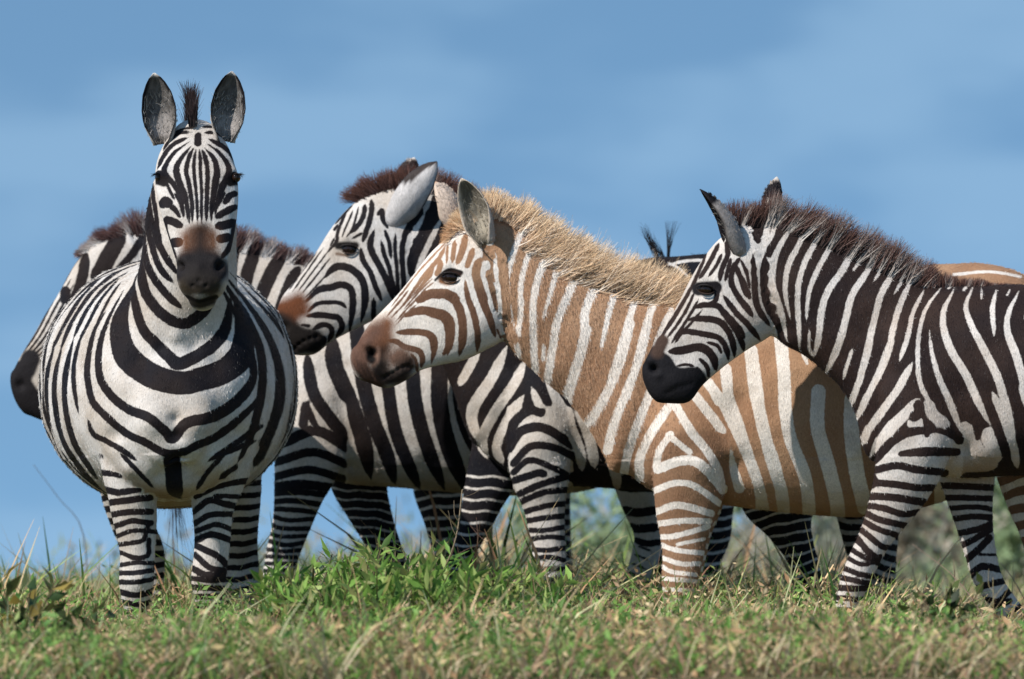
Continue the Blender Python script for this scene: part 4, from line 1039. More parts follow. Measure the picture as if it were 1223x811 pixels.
# ================================================================== zebra facing the camera
DA = 19.2
ta = [(207, 500, 18.98, 48, 60, 60), (207, 485, 19.06, 84, 105, 100), (207, 475, 19.16, 103, 140, 118), (206, 468, 19.35, 122, 150, 128), (204, 463, 19.6, 138, 146, 138), (202, 462, 19.85, 149, 150, 143), (201, 462, 20.1, 155, 154, 146),
      (201, 462, 20.35, 152, 152, 140), (202, 458, 20.6, 135, 142, 125), (203, 450, 20.82, 100, 125, 100), (204, 440, 20.95, 60, 80, 60)]
na = [(231, 185, 19.05, 30, .09), (229, 215, 19.08, 46, .12), (228, 255, 19.09, 54, .15), (226, 305, 19.12, 57, .18), (221, 355, 19.18, 66, .21), (214, 405, 19.26, 84, .25), (208, 460, 19.34, 96, .28), (207, 510, 19.38, 90, .26)]
ha = [(233, 158, 19.0, 26, .05, 20), (233, 172, 18.98, 37, .09, 25), (233, 190, 18.95, 45, .11, 28), (234, 210, 18.93, 49, .118, 28), (236, 230, 18.9, 49, .118, 28), (238, 252, 18.88, 46, .11, 28), (240, 275, 18.85, 41, .098, 26),
      (241, 295, 18.82, 36, .085, 22), (242, 315, 18.79, 31, .078, 15), (242, 333, 18.77, 31, .072, 8), (242, 348, 18.77, 26, .06, 0), (242, 358, 18.78, 17, .042, 0)]
la1 = [(165, 520, 19.2, 42, .12), (158, 560, 19.2, 38, .10), (158, 590, 19.2, 30, .09), (160, 614, 19.2, 27.5, .08), (163, 640, 19.2, 23.5, .068), (164, 665, 19.2, 21, .062), (163, 695, 19.19, 21, .06), (163, 715, 19.2, 18, .05), (163, 740, 19.21, 13, .034), (163, 762, 19.2, 12, .032), (163, 780, 19.18, 17, .048)]
la2 = [(262, 520, 19.25, 42, .12), (263, 560, 19.25, 38, .10), (258, 590, 19.25, 30, .09), (254, 614, 19.25, 24, .08), (254, 640, 19.25, 22, .068), (252, 665, 19.25, 21, .062), (249, 692, 19.24, 21, .06), (249, 715, 19.25, 17, .05), (249, 740, 19.26, 13, .034), (249, 762, 19.25, 12, .032), (249, 779, 19.23, 17, .048)]
lh1 = [(150, 500, 20.55, 50, .22), (150, 560, 20.55, 36, .17), (152, 595, 20.6, 31, .11), (158, 625, 20.65, 27, .08), (168, 650, 20.75, 27, .07), (175, 672, 20.8, 22, .06), (177, 705, 20.78, 19, .045), (177, 735, 20.75, 15, .035), (177, 765, 20.7, 18, .05)]
lh2 = [(265, 500, 20.55, 50, .22), (275, 560, 20.55, 38, .17), (283, 595, 20.6, 29, .11), (285, 625, 20.65, 24, .08), (284, 655, 20.75, 24, .07), (288, 682, 20.8, 22, .06), (288, 712, 20.78, 19, .045), (288, 740, 20.75, 15, .035), (288, 765, 20.7, 18, .05)]
lofA = [('torso', front_rings(ta), dict(ex=2.1, cap=(.6, .8), m=6, n=40)), ('neck', level_rings(na), dict(ex=2.05, m=6)), ('head', level_rings(ha), dict(ex=2.25, m=5)),
        ('ln', level_rings(la1), {}), ('lf', level_rings(la2), {}), ('hn', level_rings(lh1), {}), ('hf', level_rings(lh2), {})]
z1 = (150, 70, 5.07); z2 = (150, 220, 5.07)
s = Strokes(18.85, -1); s.g = 1.75
s.add('d', *z1, [
    (13, [420,540, 413,600, 413,680, 430,811, 440,911, 442,1010]), (13, [440,540, 448,600, 452,680, 463,811, 464,911, 468,1010]), (17, [405,530, 378,600, 366,680, 385,760, 405,870, 412,1010]),
    (17, [456,540, 480,600, 495,680, 496,800, 495,900, 496,1000]), ((12, 26, 14), [390,520, 332,600, 306,670, 330,760, 368,850, 385,1000]), ((12, 26, 14), [470,530, 530,600, 552,680, 540,780, 528,900, 524,1000]),
    ((10, 24, 12), [380,490, 290,560, 240,640, 238,700, 290,760, 342,860, 362,970]), ((10, 24, 12), [480,500, 560,560, 616,640, 618,700, 580,780, 556,880, 545,970]),
    (18, [372,462, 280,505, 222,580, 188,665]), (18, [490,470, 590,525, 650,590, 680,665]), (14, [405,432, 320,432, 252,480, 215,545]), (14, [460,432, 540,432, 600,472, 640,535]),
    (11, [405,400, 335,408, 265,440]), (11, [450,395, 530,395, 598,440]), (26, [428,430, 430,520]), (24, [165,708, 205,695, 262,722]), (24, [600,735, 650,702, 695,705]),
    (12, [240,740, 270,800, 300,860]), (12, [610,740, 590,800, 560,860])])
s.g = 1.35
s.add('d', 180, 230, K6, [
    (64, [95,105, 120,75, 160,105]), ((40,22), [165,110, 205,150, 250,215]), (24, [190,0, 250,100, 276,215]), (50, [112,222, 180,240, 262,282]), (30, [125,225, 130,330, 170,440, 222,550]), (60, [178,415, 250,412]),
    (56, [535,285, 620,265, 690,238]), (34, [680,240, 668,370, 630,470, 580,550]), (58, [560,388, 640,368]), (44, [530,208, 610,160, 700,105]), (42, [595,95, 640,25, 690,0]), (24, [515,160, 560,80, 600,-10]),
    (16, [292,30, 312,120, 322,270]), (11, [52,40, 66,200, 92,330, 135,450, 200,590]), (11, [12,60, 36,230, 58,350, 105,480, 170,600]), (14, [240,-10, 285,90]), (12, [215,30, 262,120])])
mA = {'head': s}
s = Strokes(19.15, -1); s.g = 1.18
s.add('d', 0, 0, 1, [
    (11, [168,300, 172,334, 180,358, 200,380, 223,389, 245,375, 262,355]), (7, [176,240, 178,270, 186,300, 196,325, 212,342]), (8, [172,262, 174,300, 184,330, 204,356, 222,372]),
    ((8, 13, 13), [160,322, 161,352, 172,392, 188,411, 208,431, 217,437, 234,429, 256,414, 271,392, 277,355]),
    ((8, 26, 24, 26, 9), [166,325, 152,358, 144,390, 153,425, 178,447, 202,457, 225,460, 243,455, 268,446, 286,430, 291,408, 287,385, 280,362]),
    ((7, 9, 10, 12, 8), [146,345, 128,385, 119,417, 121,451, 136,474, 158,491, 183,501, 203,518, 211,526, 227,508, 254,501, 279,486, 298,464, 304,441, 300,410]),
    (8, [125,370, 111,395, 104,429, 104,451, 111,479, 129,498, 153,518, 178,530, 203,543, 225,541, 237,535, 261,523, 286,503, 308,478, 316,450]),
    (6, [104,500, 111,518, 126,526, 148,538, 168,552]), (6, [250,553, 279,533, 298,518, 314,506]), (5, [146,542, 164,560, 186,584]), (5, [273,540, 250,565, 235,586]), (6, [292,552, 262,573]), (17, [209,542, 211,595]),
    (5, [260,548,300,528,322,515])])
zz3 = (0, 230, K4); zz4 = (30, 380, K4); zz5 = (180, 360, K4)
s.g = 1.4
s.add('d', 150, 220, 5.07, [(32, [138,10, 150,130, 178,260, 215,370, 270,470, 340,570]), (22, [168,-20, 182,90, 200,180, 212,290, 240,380])])
s.add('d', *zz3, off=.75, lst=[(22, [660,280, 560,345, 450,450, 365,590, 290,730, 268,770]), (22, [670,330, 580,385, 470,500, 385,640, 320,790]), (20, [640,400, 540,490, 460,610, 400,740]), (16, [620,440, 540,560, 480,680, 440,760]), (12, [640,470, 580,580, 530,700])])
s.add('d', *zz4, off=.7, lst=[
    (26, [160,130, 110,290, 104,420, 130,600, 200,700, 300,800]), (28, [205,160, 175,280, 166,400, 195,580, 260,700, 340,811, 380,860]), (28, [280,120, 240,300, 240,450, 280,620, 340,720, 380,790]), ((16,22,12), [330,100, 290,250, 300,380, 322,490]), (12, [135,20, 90,200, 74,330, 82,470, 110,560])])
s.add('d', *zz5, off=.7, lst=[
    (26, [395,-60, 500,110, 562,250, 582,400, 562,560, 522,700, 470,800]), ((16, 28, 24), [400,-90, 560,130, 630,290, 650,450, 622,600, 562,740, 520,811]), ((12, 24, 18), [430,-90, 620,120, 692,260, 706,420, 682,600, 622,740, 575,811]), (15, [400,-10, 450,90, 500,220, 530,330, 542,460]),
    (9, [560,20, 650,140, 710,270])])
mA['neck'] = s; mA['torso'] = s
s = Strokes(19.1, -1); s.g = 1.3; s.ext = 26; s.taper = False
z6 = (90, 540, K4)
s.add('d', *z6, [
    (28, [125,22, 205,30]), (24, [138,100, 200,108, 265,128]), (26, [145,182, 210,195, 285,183]), (26, [165,243, 240,235, 335,222]), (24, [185,300, 260,290, 335,288]), (22, [205,352, 270,333, 335,340]), (18, [215,400, 280,380, 385,385]),
    (18, [220,445, 270,440, 325,425, 340,380]), (18, [222,490, 290,512, 345,500, 350,450]), (18, [222,545, 300,535, 400,540]), (20, [222,585, 300,583, 430,560]), (20, [220,630, 310,628, 420,600]), (24, [218,680, 300,692, 420,655]),
    (22, [235,730, 320,738, 420,702]), (20, [235,780, 400,760]), (20, [240,830, 380,820]), (20, [245,880, 370,870]), (50, [240,970, 370,970])])
mA['ln'] = s
s = Strokes(19.15, -1); s.g = 1.5; s.ext = 22; s.taper = False
s.add('d', *z6, [
    (20, [600,205, 700,162, 811,140]), (16, [700,212, 811,215]), (22, [585,275, 650,232, 720,250, 811,268]), (20, [590,335, 660,302, 790,300]), (18, [600,375, 680,350, 745,372]), (22, [595,420, 660,398, 745,425]),
    (22, [595,460, 680,500, 735,552]), (20, [590,510, 650,560, 730,575]), (22, [565,565, 650,598, 811,580]), (18, [565,612, 680,622, 811,600]), (20, [560,655, 740,662]), (20, [560,700, 740,700]), (20, [570,745, 730,745]),
    (20, [580,790, 720,790]), (20, [590,840, 710,840]), (20, [590,890, 710,890]), (50, [590,970, 720,970])])
mA['lf'] = s
mA['hn'] = Strokes(20.7).bands(13.5, .58, slope=.05, amp=1.5, seed=.4)
mA['hf'] = Strokes(20.7).bands(14, .5, slope=.05, phase=.3, amp=1.5, seed=2.4)
ptA = [((.14, .052, .02), *z2, 70, [372,330, 378,390], 26, ('head',)), ((.13, .05, .02), *z2, 60, [535,320, 540,380], 26, ('head',)), ((.13, .055, .028), *z2, 80, [455,300, 455,350], 26, ('head',)),
       ((.014, .012, .012), *z2, 80, [460,310, 460,420], 24, ('head',)),
       ((.014, .012, .013), *z2, 175, [395,500, 520,500], 14, ('head',)), ((.016, .013, .013), *z2, 150, [365,540, 560,540], 14, ('head',)), ((.06, .045, .03), *z2, 90, [375,640, 545,640], 12, ('head',)),
       ((.03, .024, .02), *z2, 60, [390,712, 460,735, 530,712], 8, ('head',)), ((.020, .016, .014), *z2, 110, [420,600, 510,600], 12, ('head',)), ((.006, .005, .005), *z2, 16, [375,690, 460,720, 560,690], 3, ('head',)),
       ((.012, .009, .009), *z1, 62, [170,722, 232,745], 4, ('head',)), ((.012, .009, .009), *z1, 62, [632,742, 690,722], 4, ('head',))]
AH = ('head',)
bpA = [(217, 320, 5.5, -.026, AH, 1), (265, 320, 5.5, -.026, AH, 1), (224, 312, 6, .006, AH, 1), (259, 312, 6, .006, AH, 1), (195, 204, 9, .016, AH, 1), (278, 203, 9, .016, AH, 1), (206, 235, 14, -.008, AH, 1), (272, 235, 14, -.008, AH, 1),
       (240, 358, 10, .006, AH, 1), (212, 560, 20, -.03, ('torso',), 1), (170, 480, 40, .015, ('torso', 'neck'), 1), (250, 480, 40, .015, ('torso', 'neck'), 1), (209, 520, 10, -.012, ('torso', 'neck'), 1)]
EA = dict(hair=(.5, .46, .42), inner=(.16, .145, .135), outer=(.5, .46, .42), rim=(.012, .01, .012), tip=(.7, .66, .62), dark=((.5, .9),), curl=.95)
TA = ('torso', 'neck', 'ln', 'lf')
bpA += [(182, 505, 17, .020, TA, 1), (234, 505, 17, .020, TA, 1), (209, 500, 9, -.018, TA, 1), (209, 560, 13, -.02, TA, 1), (142, 455, 20, .018, TA, 1), (274, 455, 20, .018, TA, 1), (150, 560, 14, .012, TA, 1), (268, 560, 14, .012, TA, 1),
        (183, 570, 10, -.014, TA, 1), (236, 570, 10, -.014, TA, 1), (160, 430, 13, -.010, TA, 1), (256, 430, 13, -.010, TA, 1), (207, 400, 14, .012, TA, 1), (186, 415, 9, -.010, TA, 1), (228, 415, 9, -.010, TA, 1),
        (130, 520, 14, -.016, TA, 1), (288, 520, 14, -.016, TA, 1), (160, 690, 8, .008, TA, 1), (247, 688, 8, .008, TA, 1)]
bpA += [(222, 250, 8, -.006, AH, 1), (258, 250, 8, -.006, AH, 1), (240, 270, 9, .008, AH, 1), (200, 250, 8, .007, AH, 1), (278, 250, 8, .007, AH, 1), (240, 322, 7, .005, AH, 1), (241, 338, 4, -.006, AH, 1), (233, 344, 3, -.005, AH, 1), (249, 344, 3, -.005, AH, 1)]
zA, oA = build_zebra('zebra', DA, 206, lofA, mA, 'torso', M_coat,
    'round-bellied zebra at the left facing the camera head-on with both ears upright',
    paint=ptA, bumps=bpA,
    ears=[(PW(196, 172, 19.0), PW(184, 87, 18.97), (-.12, -1, .05), .060, EA), (PW(268, 169, 19.0), PW(277, 85, 18.97), (.12, -1, .05), .060, EA)],
    dust=dust_fn(.56, .12, .75, ('torso',), .1), Dp=18.85, belly=600,
    rear=lambda V, f, W, names: f + (np.clip((.27 - np.abs(np.mod((V[:, 1] + .03 * np.sin(V[:, 2] * 9) + .12 * (V[:, 2] - 1)) / .125, 1) - .5)) * .125, -.012, .012) - f) * np.clip((V[:, 1] + .16) / .1, 0, 1) * W[:, names.index('torso')])
# crest mane seen end-on: a narrow upright brush running back down the neck
def end_mane():
    n = 1300
    t_ = rng.random(n)
    y = 18.96 + t_ * .62
    px = 230 - t_ * 5; py = np.interp(t_, [0, .15, .4, 1], [152, 146, 158, 255])
    roots = np.array([PW(a_, b_, c_) for a_, b_, c_ in zip(px, py, y)]) + np.column_stack([rng.normal(size=n) * .006, np.zeros(n), np.zeros(n)])
    dirs = np.column_stack([rng.normal(size=n) * .045 - .02, (t_ - .35) * .5 + rng.normal(size=n) * .08, np.ones(n)])
    L = np.interp(t_, [0, .12, .3, 1], [.08, .155, .14, .12]) * (1 - .35 * rng.random(n))
    V, Fc, C = strands(roots, dirs, L, np.full(n, .0035), np.tile((.012, .009, .01), (n, 1)), np.tile((.035, .02, .02), (n, 1)) * (.5 + rng.random((n, 1))), .12, 0)
    child_mesh(zA, oA, 'mane', V, Fc, M_hair, smooth=False, cattrs={'paint': C})
end_mane()
for ex_, sg in ((190.5, -1), (282, 1)):
    add_eye(zA, oA, ex_, 212, 18.895, 5.5, 6, .019, lids=False)
    n = 60
    rt = np.array([PW(ex_ - 4 * sg + 8 * sg * rng.random(), 208, 18.878) for _ in range(n)])
    V, Fc, C = strands(rt, np.array([sg * .75, -.7, .02]) + rng.normal(size=(n, 3)) * .14, np.full(n, .026), np.full(n, .0018), np.tile((.01, .008, .008), (n, 1)), np.tile((.01, .008, .008), (n, 1)), .2, .3)
    child_mesh(zA, oA, 'eyelashes', V, Fc, M_hair, smooth=False, cattrs={'paint': C})
tail_mesh(zA, oA, [(204, 400, 20.98), (204, 450, 21.1), (206, 520, 21.12), (208, 560, 21.1)], 21, 70, .36, r0=.018)

fur(zA, 46000, .009, .0016, (.010, .009, .011), (.64, .60, .56), flow=(0, .2, -1.0))
fur(zC, 30000, .009, .0016, (.010, .009, .011), (.64, .60, .56))
fur(zB, 30000, .009, .0016, (.010, .009, .011), (.64, .60, .56))

# ================================================================== ground
def gz(x, y):
    x = np.asarray(x, float); y = np.asarray(y, float)
    k = np.clip((y - 5.5) / 22.0, 0, 1); k = k * k * (3 - 2 * k)
    rise = np.clip((y - 28) / 30.0, 0, 1) * np.clip((x + 6) / 14.0, 0, 1.3) * np.exp(-np.clip(y - 62, 0, None) / 60.)
    near = np.clip(1 - np.abs(y) / 12, 0, 1)
    return -0.55 * k + 0.42 * rise + 0.018 * np.sin(x * 2.1 + y * 1.3) * near * (np.abs(y - .5) > 2.2)

ys = np.concatenate([np.linspace(-24, -7, 30), np.linspace(-6.7, 8, 90), np.geomspace(8.6, 80, 60), np.geomspace(90, 9000, 26)])
xs = np.concatenate([-np.geomspace(9000, 9, 24), np.linspace(-8, 8, 120), np.geomspace(9, 9000, 24)])
XX, YY = np.meshgrid(xs, ys)
ZZ = gz(XX, YY)
V = np.column_stack([XX.ravel(), YY.ravel(), ZZ.ravel()])
nx_, ny_ = len(xs), len(ys)
ii, jj = np.meshgrid(np.arange(ny_ - 1), np.arange(nx_ - 1), indexing='ij')
q0 = (ii * nx_ + jj).ravel()
Fc = np.column_stack([q0, q0 + 1, q0 + 1 + nx_, q0 + nx_])
m, t, b = new_mat('dry_soil')
n1 = noise_node(t, 2.2, 6.0); n2 = noise_node(t, 28.0, 5.0)
c = mixc(t, mrange(t, n1.outputs['Fac'], .38, .62, 0, 1), (.17, .12, .065), (.075, .095, .035))
c = mixc(t, mrange(t, n2.outputs['Fac'], .4, .65, 0, .7), c, (.24, .18, .10))
t.links.new(c, b.inputs['Base Color']); b.inputs['Roughness'].default_value = .95
b.inputs['Specular IOR Level'].default_value = .1
bp = N(t, 'ShaderNodeBump'); bp.inputs['Distance'].default_value = .03; t.links.new(n2.outputs['Fac'], bp.inputs['Height']); t.links.new(bp.outputs[0], b.inputs['Normal'])
g = link_mesh('ground', V, Fc, m)
tag(g, 'dry ground under the grass', None, None, 'structure')

def leaf_material(name, rough=.55, transl=.35):
    m, t, b = new_mat(name)
    pc = N(t, 'ShaderNodeAttribute', attribute_name='paint')
    t.links.new(pc.outputs['Color'], b.inputs['Base Color'])
    b.inputs['Roughness'].default_value = rough
    b.inputs['Specular IOR Level'].default_value = .3
    tr = N(t, 'ShaderNodeBsdfTranslucent'); t.links.new(pc.outputs['Color'], tr.inputs['Color'])
    mxs = N(t, 'ShaderNodeMixShader'); mxs.inputs[0].default_value = transl
    t.links.new(b.outputs[0], mxs.inputs[1]); t.links.new(tr.outputs[0], mxs.inputs[2])
    out = [n for n in t.nodes if n.type == 'OUTPUT_MATERIAL'][0]
    t.links.new(mxs.outputs[0], out.inputs[0])
    return m
M_leaf = leaf_material('leaf'); M_grass = leaf_material('grass_blade', .6, .3)

def patch(x, y, s):
    return (np.sin(x * s + 1.3 * np.sin(y * s * .7)) + np.sin(y * s * 1.3 + 2 + x * s * .6) + np.sin((x + y) * s * 2.3)) / 3

def blades(n, xr, yr, hr, wr, lean=.45, seg=3, straw=.5, hscale=None, dens=None):
    x = rng.uniform(*xr, n); y = rng.uniform(*yr, n)
    if dens is not None:
        keep = rng.random(n) < dens(x, y); x, y = x[keep], y[keep]; n = len(x)
    z = gz(x, y) - .01
    h = rng.uniform(*hr, n) * (1 + .3 * patch(x, y, 1.9))
    if hscale is not None: h = h * hscale(x, y)
    an = rng.random(n) * 2 * math.pi; ln = np.abs(rng.normal(size=n)) * lean
    dirs = np.column_stack([np.cos(an) * ln, np.sin(an) * ln, np.ones(n)])
    dirs /= np.linalg.norm(dirs, axis=1)[:, None]
    pr = patch(x, y, 1.1) * .25 + patch(x + 9, y * 2, 4.3) * .22
    isst = rng.random(n) < np.clip(straw + pr, .05, .95)
    st = np.array([[.56, .43, .26], [.64, .52, .35], [.46, .31, .20], [.40, .25, .17], [.56, .48, .30]])[rng.integers(0, 5, n)]
    gr = np.array([[.17, .30, .07], [.24, .36, .10], [.11, .21, .06], [.33, .40, .13], [.16, .28, .10]])[rng.integers(0, 5, n)]
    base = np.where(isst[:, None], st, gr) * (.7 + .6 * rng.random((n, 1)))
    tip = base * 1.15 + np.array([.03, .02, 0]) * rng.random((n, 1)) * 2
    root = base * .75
    wd = rng.uniform(*wr, n)
    sv = np.column_stack([np.sin(an + .8), -np.cos(an + .8), rng.normal(size=n) * .2]); sv /= np.linalg.norm(sv, axis=1)[:, None]
    bend = np.column_stack([np.cos(an), np.sin(an), -.5 * np.ones(n)]) * (rng.uniform(.05, .7, n) * h)[:, None]
    V = np.empty((n, (seg + 1) * 2, 3)); C = np.empty_like(V)
    for s in range(seg + 1):
        t_ = s / seg
        p = np.column_stack([x, y, z]) + dirs * (h * t_)[:, None] + bend * t_ ** 2.2
        w_ = wd * [.7, 1, .8, .12][int(round(t_ * 3))]
        V[:, 2 * s] = p - sv * w_[:, None] * .5; V[:, 2 * s + 1] = p + sv * w_[:, None] * .5
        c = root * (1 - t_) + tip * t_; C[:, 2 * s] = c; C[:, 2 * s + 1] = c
    bs = (np.arange(n) * (seg + 1) * 2)[:, None]
    Fq = np.vstack([bs + np.array([[2 * s, 2 * s + 1, 2 * s + 3, 2 * s + 2]]) for s in range(seg)])
    return V.reshape(-1, 3), Fq, C.reshape(-1, 3)

def leaves(P, dirs, L, W, col):
    """flat pointed leaves folded along the midrib: P base, dirs, length, width"""
    n = len(P); dirs = dirs / np.linalg.norm(dirs, axis=1)[:, None]
    sd = np.cross(dirs, rng.normal(size=(n, 3))); sd /= np.linalg.norm(sd, axis=1)[:, None] + 1e-9
    up = np.cross(sd, dirs)
    V = np.empty((n, 6, 3))
    V[:, 0] = P
    V[:, 1] = P + dirs * (L * .45)[:, None] + sd * (W * .5)[:, None] + up * (W * .18)[:, None]
    V[:, 2] = P + dirs * L[:, None] - up * (L * .12)[:, None]
    V[:, 3] = P + dirs * (L * .45)[:, None] - sd * (W * .5)[:, None] + up * (W * .18)[:, None]
    V[:, 4] = P + dirs * (L * .5)[:, None]
    V[:, 5] = P + dirs * (L * .2)[:, None]
    b_ = (np.arange(n) * 6)[:, None]
    Fq = np.vstack([b_ + np.array([[0, 1, 4, 5]]), b_ + np.array([[5, 4, 3, 0]]), b_ + np.array([[1, 2, 4, 4]])[:, [0, 1, 2, 2]] * 1, b_ + np.array([[4, 2, 3, 3]])])
    tri = np.vstack([b_ + np.array([[0, 1, 4]]), b_ + np.array([[0, 4, 3]]), b_ + np.array([[1, 2, 4]]), b_ + np.array([[4, 2, 3]])])
    C = np.repeat(col[:, None, :], 6, axis=1)
    return V.reshape(-1, 3), tri, C.reshape(-1, 3)

def join(parts):
    V, Fs, C = [], [], []; o = 0
    for v, f_, c in parts:
        V.append(v); C.append(c)
        if f_.shape[1] == 4:
            f_ = np.vstack([f_[:, [0, 1, 2]], f_[:, [0, 2, 3]]])
        Fs.append(f_ + o); o += len(v)
    return np.vstack(V), np.vstack(Fs), np.vstack(C)

hs_front = lambda x, y: 1.16 * (0.74 + .22 * patch(x, y, .8) + .26 * patch(x + 3, y, 3.1)) * np.interp(y, [-5, -2.5, -.8, 0, 3], [.95, .95, 1.1, 1.25, 1.15]) * np.interp(x, [-2.2, -1.6, 0, 1.3, 1.6, 2.2], [.85, .9, 1.08, .9, .6, .42])
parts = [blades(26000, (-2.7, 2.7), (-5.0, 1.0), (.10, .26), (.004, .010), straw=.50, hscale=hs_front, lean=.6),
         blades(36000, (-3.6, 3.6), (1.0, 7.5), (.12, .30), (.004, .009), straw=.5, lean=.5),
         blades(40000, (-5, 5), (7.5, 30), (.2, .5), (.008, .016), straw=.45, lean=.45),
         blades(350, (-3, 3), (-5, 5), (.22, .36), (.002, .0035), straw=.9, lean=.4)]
# tufts: blades sharing a root, tall enough to hide the hooves
def tufts(nt, xr, yr, nb, hr, wr, straw):
    out = []
    cx = rng.uniform(*xr, nt); cy = rng.uniform(*yr, nt)
    V, Fq, C = blades(nt * nb, (0, 1), (0, 1), hr, wr, lean=.7, straw=straw)
    V = V.reshape(nt * nb, 8, 3); base = V[:, :2].mean(1)
    k = np.arange(nt * nb) // nb
    off = np.column_stack([cx[k], cy[k], gz(cx[k], cy[k])]) + np.column_stack([rng.normal(size=nt * nb) * .02, rng.normal(size=nt * nb) * .02, -.01 * np.ones(nt * nb)])
    sc_ = (.65 + .7 * rng.random(nt))[k][:, None, None]
    hy = hs_front(off[:, 0], off[:, 1])[:, None, None] * 1.15
    V = (V - base[:, None]) * sc_ * hy + off[:, None]
    tone = (.75 + .5 * rng.random((nt, 1)))[k]; hue = np.where(rng.random((nt, 1)) < .5, np.array([[1.12, 1.0, .9]]), np.array([[.85, 1.05, .9]]))[k]
    C = C.reshape(nt * nb, 8, 3) * (tone * hue)[:, None]
    return V.reshape(-1, 3), Fq, C.reshape(-1, 3)
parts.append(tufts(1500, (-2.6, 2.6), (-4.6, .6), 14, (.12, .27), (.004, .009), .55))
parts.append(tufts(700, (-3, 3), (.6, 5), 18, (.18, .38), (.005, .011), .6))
# weedy stems with small leaflets, some green, some withered
def weeds(nw, xr, yr, nl, hr):
    cx = rng.uniform(*xr, nw); cy = rng.uniform(*yr, nw); ht = rng.uniform(*hr, nw) * hs_front(cx, cy) * (1 + .25 * patch(cx, cy, 2.7))
    az = rng.random(nw) * 6.283; ln = rng.uniform(.1, .8, nw)
    k = np.repeat(np.arange(nw), nl); t_ = np.tile((np.arange(nl) + .5) / nl, nw) + rng.normal(size=nw * nl) * .02; t_ = np.clip(t_, .05, 1)
    P = np.column_stack([cx[k] + np.cos(az[k]) * ln[k] * ht[k] * t_ ** 1.5, cy[k] + np.sin(az[k]) * ln[k] * ht[k] * t_ ** 1.5, gz(cx[k], cy[k]) + ht[k] * t_])
    D_ = rng.normal(size=(nw * nl, 3)) + (0, 0, .35)
    pal = np.array([[.18, .33, .07], [.26, .42, .10], [.11, .22, .06], [.32, .40, .13], [.64, .50, .29], [.54, .37, .21], [.40, .26, .15]])
    dry = np.clip(.38 + .5 * patch(cx, cy, 1.4) + .3 * patch(cx, cy, 5.), .06, .92)
    ci = np.where(rng.random(nw) < dry, rng.integers(4, 7, nw), rng.integers(0, 4, nw))
    col = pal[ci][k] * (.7 + .6 * rng.random((nw * nl, 1)))
    return leaves(P, D_, rng.uniform(.014, .042, nw * nl), rng.uniform(.005, .014, nw * nl), col)
parts.append(weeds(9000, (-2.6, 2.6), (-4.8, 1.5), 16, (.09, .25)))
parts.append(weeds(2500, (-3, 3), (1.5, 6), 16, (.12, .30)))
# small broad leaves tangled in the grass
n = 30000
x = rng.uniform(-2.7, 2.9, n); y = rng.uniform(-5.2, 4, n); k = rng.random(n) < np.clip(.5 + .6 * patch(x, y, 1.6), .05, 1); x, y = x[k], y[k]; n = len(x)
P = np.column_stack([x, y, gz(x, y) + rng.random(n) ** 1.1 * .2 * hs_front(x, y)])
dr = rng.normal(size=(n, 3)) + (0, 0, .9)
lc = np.array([[.13, .26, .05], [.19, .34, .08], [.08, .18, .04], [.55, .42, .20], [.50, .30, .16]])[rng.choice(5, n, p=[.26, .22, .12, .24, .16])] * (.7 + .6 * rng.random((n, 1)))
parts.append(leaves(P, dr, rng.uniform(.02, .065, n), rng.uniform(.008, .02, n), lc))
V, Fc, C = join(parts)
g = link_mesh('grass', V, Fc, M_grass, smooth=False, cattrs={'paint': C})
tag(g, 'straw and green grass tangled in front of the zebras and behind their legs', None, None, 'stuff')

# ------------------------------------------------------------------ green leafy plants in the grass
def leafy_plant(name, px, d, h, rad, nst, nleaf, pal, label, group, lean=.5, L=(.03, .06), W=(.008, .016), curl=.6):
    c = PW(px, 700, d); c = np.array([c[0], c[1], float(gz(c[0], c[1]))])
    LP, LD, sts = [], [], []
    for i in range(nst):
        a_ = rng.random() * 2 * math.pi; r_ = rad * .25 * rng.random()
        p0 = c + (math.cos(a_) * r_, math.sin(a_) * r_, -.02)
        hh = h * (.55 + .5 * rng.random()); out = rad * (.3 + .9 * rng.random())
        p1 = p0 + (math.cos(a_) * out * .35, math.sin(a_) * out * .35, hh * .6); p2 = p0 + (math.cos(a_) * out, math.sin(a_) * out, hh)
        cur = catmull([p0, p1, p2], 5)
        sts.append(cur)
        for j in range(nleaf):
            q = (.12 + .88 * (j + rng.random()) / nleaf) * (len(cur) - 1); k_ = int(min(q, len(cur) - 2)); p = cur[k_] + (cur[k_ + 1] - cur[k_]) * (q - k_)
            tg = cur[k_ + 1] - cur[k_]; tg /= np.linalg.norm(tg)
            dd = rng.normal(size=3); dd -= tg * (dd @ tg); dd /= np.linalg.norm(dd); LP.append(p); LD.append(dd + tg * curl + np.array([0, 0, .25]))
    n = len(LP); pal = np.array(pal)
    V, Fc, C = leaves(np.array(LP), np.array(LD), rng.uniform(*L, n), rng.uniform(*W, n), pal[rng.integers(0, len(pal), n)] * (.75 + .5 * rng.random((n, 1))))
    o = bpy.data.objects.new(name, None); COL.objects.link(o); o.location = c
    tag(o, label, 'plant', group)
    lf = link_mesh('leaves', V - c, Fc, M_leaf, o, smooth=False, cattrs={'paint': C})
    SV, SF = [], []; o_ = 0
    for cur in sts:
        rr = .0022
        v, f_ = loft([(p, np.array([rr, 0, 0]), np.array([-rr, 0, 0]), np.array([0, rr, 0])) for p in cur], m=1, n=5)
        SV.append(v); SF += [tuple(i + o_ for i in q) for q in f_]; o_ += len(v)
    SV = np.vstack(SV)
    link_mesh('stem', SV - c, SF, M_leaf, o, cattrs={'paint': np.tile((.16, .13, .06), (len(SV), 1))})
    return o

